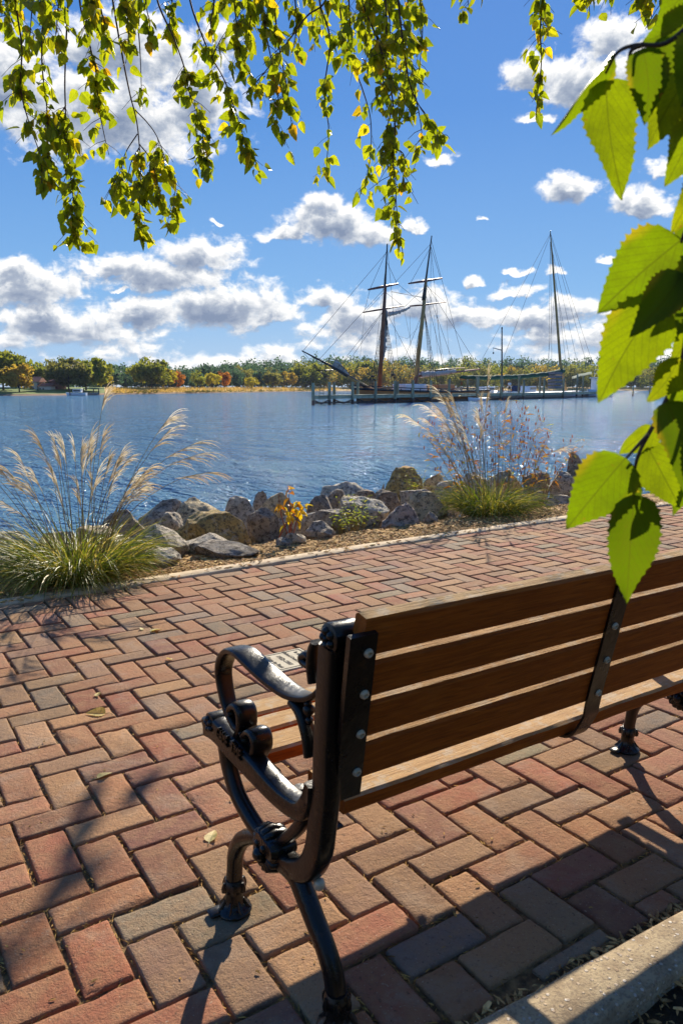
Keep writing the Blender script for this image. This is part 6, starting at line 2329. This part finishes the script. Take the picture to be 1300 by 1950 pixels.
# limbs above the frame that carry the hanging branches
tops = np.array(tops)
colpx = np.array([s_[0][0][0] for s_ in STR])
groups = [(-50, 170), (170, 360), (360, 560), (560, 720), (720, 1000), (1000, 1350)]
mb = MB()
for (a, c) in groups:
    sel = tops[(colpx >= a) & (colpx < c)]
    if not len(sel): continue
    o_ = sel[np.argsort(-(sel @ RT))]
    mid = trunk_top * .5 + o_[0] * .5 + np.array([0, 0, 1.2])
    pth = smooth_path(np.vstack([trunk_top + RNG.normal(0, .1, 3), mid, o_ + np.array([0, 0, .22])]), 5)
    mb.tube(pth, np.linspace(.055, .012, len(pth)), 8)
    for q in o_:
        k = np.argmin(np.linalg.norm(pth - q, axis=1))
        mb.tube([pth[k], q], [.010, .006], 6)
mb.build("limb", m_birch, birch, TB, smooth=True)

# unseen crown added to block blue sky light, clear of picture and sunlit path
r = np.random.default_rng(404)
mbc = MB()
P, F, T = [], [], []
boughs = [np.array([r.uniform(-4.5, 5.5), r.uniform(-6.0, 1.5), r.uniform(4.3, 8.6)]) for _ in range(70)]
for bgh in boughs:
    for k in range(150):
        p = bgh + r.normal(0, .55, 3) * np.array([1, 1, .8])
        v = p - EYE
        z = v @ FW
        if z > 0.2:
            X_, Y_ = CX + FPX * (v @ RT) / z, CY - FPX * (v @ UPV) / z
            if -150 < X_ < 1450 and Y_ > -120: continue
        g_ = p - SUND * (p[2] / SUND[2])
        if g_[1] > .35 and g_[0] > -1.2: continue
        d = r.normal(size=3); d[2] -= .8; d /= np.linalg.norm(d)
        s_ = np.cross(d, r.normal(size=3)); s_ /= np.linalg.norm(s_)
        L_ = r.uniform(.10, .17)
        i0 = len(P)
        P += [p, p + d * L_ * .45 + s_ * L_ * .34, p + d * L_, p + d * L_ * .45 - s_ * L_ * .34]
        F.append((i0, i0 + 1, i0 + 2, i0 + 3)); T += [(np.clip(r.beta(2, 2.4), 0, .9),) * 3] * 4
mbc.add(np.array(P), F, 0, np.array(T))
mbc.uv = [(.5, 0), (.9, .5), (.5, 1), (.1, .5)] * (len(P) // 4)
mbc.build("crown", m_leaf, birch, TB)

# ---- the near branch at the right edge: large leaves a step from the lens, each one modelled
NB = .70
tw = MB()
nb_path = [(1420, -160), (1385, 40), (1350, 220), (1320, 400), (1312, 560), (1300, 680), (1262, 775), (1233, 828), (1214, 868), (1204, 912)]
P = smooth_path(np.array([atdist(px, py, NB + .02) for px, py in nb_path]), 6)
tw.tube(P, np.linspace(.0042, .0012, len(P)), 8)
for pts in ([(1330, 30), (1268, 82), (1210, 86), (1175, 100), (1152, 140)], [(1225, 84), (1200, 98), (1196, 135)], [(1312, 420), (1300, 450), (1296, 462)], [(1308, 560), (1285, 565), (1268, 562)], [(1233, 828), (1212, 850), (1188, 876)], [(1204, 905), (1203, 930), (1206, 945)], [(1340, 300), (1322, 230), (1300, 200)]):
    Q = smooth_path(np.array([atdist(px, py, NB) for px, py in pts]), 5)
    tw.tube(Q, np.linspace(.0022, .0011, len(Q)), 6)
nbo = tw.build("near_branch", m_twig, birch, TB, smooth=True)
m_nleaf = leafmat("near_leaf", [(0.0, (0.05, 0.09, 0.003)), (0.5, (0.105, 0.175, 0.003)), (0.85, (0.185, 0.22, 0.004)), (1.0, (0.34, 0.27, 0.008))], .6, .42, veins=True, spec=.16, glow=(1.75, 1.6, .8))
NEARL = [  # base, tip, width px, distance, turn of the face (sideways), tint, fold
 ((1166, 98), (1056, 262), 62, .70, 1.1, .55, .75), ((1152, 150), (1194, 376), 116, .71, .1, .62, .22), ((1222, 92), (1229, 236), 78, .68, -.3, .12, .3), ((1262, 70), (1262, 264), 74, .73, .2, .10, .3),
 ((1305, 150), (1240, 280), 92, .72, .3, .72, .3), ((1330, 40), (1222, 76), 70, .74, .4, .4, .5), ((1345, 60), (1300, 190), 100, .69, -.2, .5, .3), ((1335, 235), (1278, 345), 88, .70, .2, .6, .3),
 ((1340, 330), (1290, 440), 80, .69, .4, .85, .5), ((1298, 455), (1137, 594), 142, .70, .15, .50, .18), ((1268, 560), (1147, 770), 134, .715, .1, .62, .2), ((1300, 520), (1196, 632), 84, .66, -.4, .05, .35),  # last leaf here: dark tint stands in for a shadow cast on its neighbour
 ((1345, 470), (1292, 640), 90, .68, .1, .1, .3), ((1330, 600), (1282, 690), 70, .73, .2, .7, .3), ((1292, 680), (1234, 768), 78, .69, .3, .8, .35), ((1318, 700), (1290, 800), 90, .72, .0, .55, .3),
 ((1268, 765), (1312, 940), 92, .67, -.1, .05, .25), ((1244, 812), (1180, 872), 58, .73, .5, .7, .5), ((1190, 872), (1082, 1010), 118, .69, .1, .42, .15), ((1232, 850), (1300, 968), 104, .735, -.2, .62, .2),
 ((1205, 918), (1196, 985), 44, .72, .8, .08, .5), ((1206, 942), (1207, 1158), 108, .68, .05, .10, .25), ((1300, 560), (1272, 600), 50, .74, .2, .7, .3), ((1335, 800), (1300, 900), 90, .70, .1, .5, .3),
 ((1330, 130), (1290, 250), 70, .75, .1, .3, .3), ((1345, 20), (1262, 128), 84, .80, .3, .35, .3), ((1350, 210), (1296, 318), 80, .78, .1, .25, .3), ((1352, 380), (1284, 520), 86, .80, -.1, .2, .3),
 ((1340, 640), (1266, 742), 74, .80, .2, .4, .3), ((1350, 720), (1306, 862), 96, .78, .2, .2, .3), ((1320, 860), (1286, 985), 64, .79, .1, .35, .3), ((1310, 470), (1215, 560), 70, .79, .2, .3, .35), ((1330, -40), (1255, 62), 80, .76, .4, .45, .4)]
nl = MB()
for (b_, tp, w, D, turn, tn, fold) in NEARL:
    B_ = atdist(*b_, D); T_ = atdist(*tp, D - .015 + .03 * ((b_[0] * 7) % 5) / 5)
    dep = (B_ - EYE) @ FW
    nrm = -FW * math.cos(turn) + RT * math.sin(turn) + np.array([0, 0, .25])
    rl = np.random.default_rng(int(b_[0] * 3 + b_[1]))
    birch_leaf(nl, B_, T_, w * dep / FPX, nrm, fold, rl.uniform(.05, .22), 14, tn, 3, .055, .055, rl.uniform(-.07, .07))
nl.build("leaves", m_nleaf, nbo, TB, smooth=True)


# ---- trees added behind the viewpoint to block blue horizon light (one dark mass, seen only in reflections and from the side)
r_ = np.random.default_rng(88)
mb = MB()
for i in range(46):
    a_ = r_.uniform(math.radians(150), math.radians(350))
    D_ = r_.uniform(13, 24)
    c_ = np.array([math.cos(a_) * D_ + 2, math.sin(a_) * D_ - 2, 0])
    if c_[1] > -6: continue
    h_ = r_.uniform(5, 9)
    crown_quads(mb, c_ + np.array([0, 0, h_ * .5]), r_.uniform(2.2, 3.6), h_ * .52, 420, .42, r_, 12)
tag(mb.build("sky_blocking_wood", CM['green']), kind='stuff')

# ---- air: far things fade a little towards blue
m_haze = bpy.data.materials.new("haze")
m_haze.use_nodes = True
hn = m_haze.node_tree
for nd in list(hn.nodes):
    hn.nodes.remove(nd)
ho = hn.nodes.new('ShaderNodeOutputMaterial')
pv = hn.nodes.new('ShaderNodeVolumePrincipled')
pv.inputs['Color'].default_value = (0.62, 0.76, 0.95, 1)
pv.inputs['Density'].default_value = 0.00013
hn.links.new(pv.outputs[0], ho.inputs['Volume'])
mb = MB()
mb.box((350, 300, 14), (2600, 2400, 44))
tag(mb.build("haze", m_haze), kind='stuff')
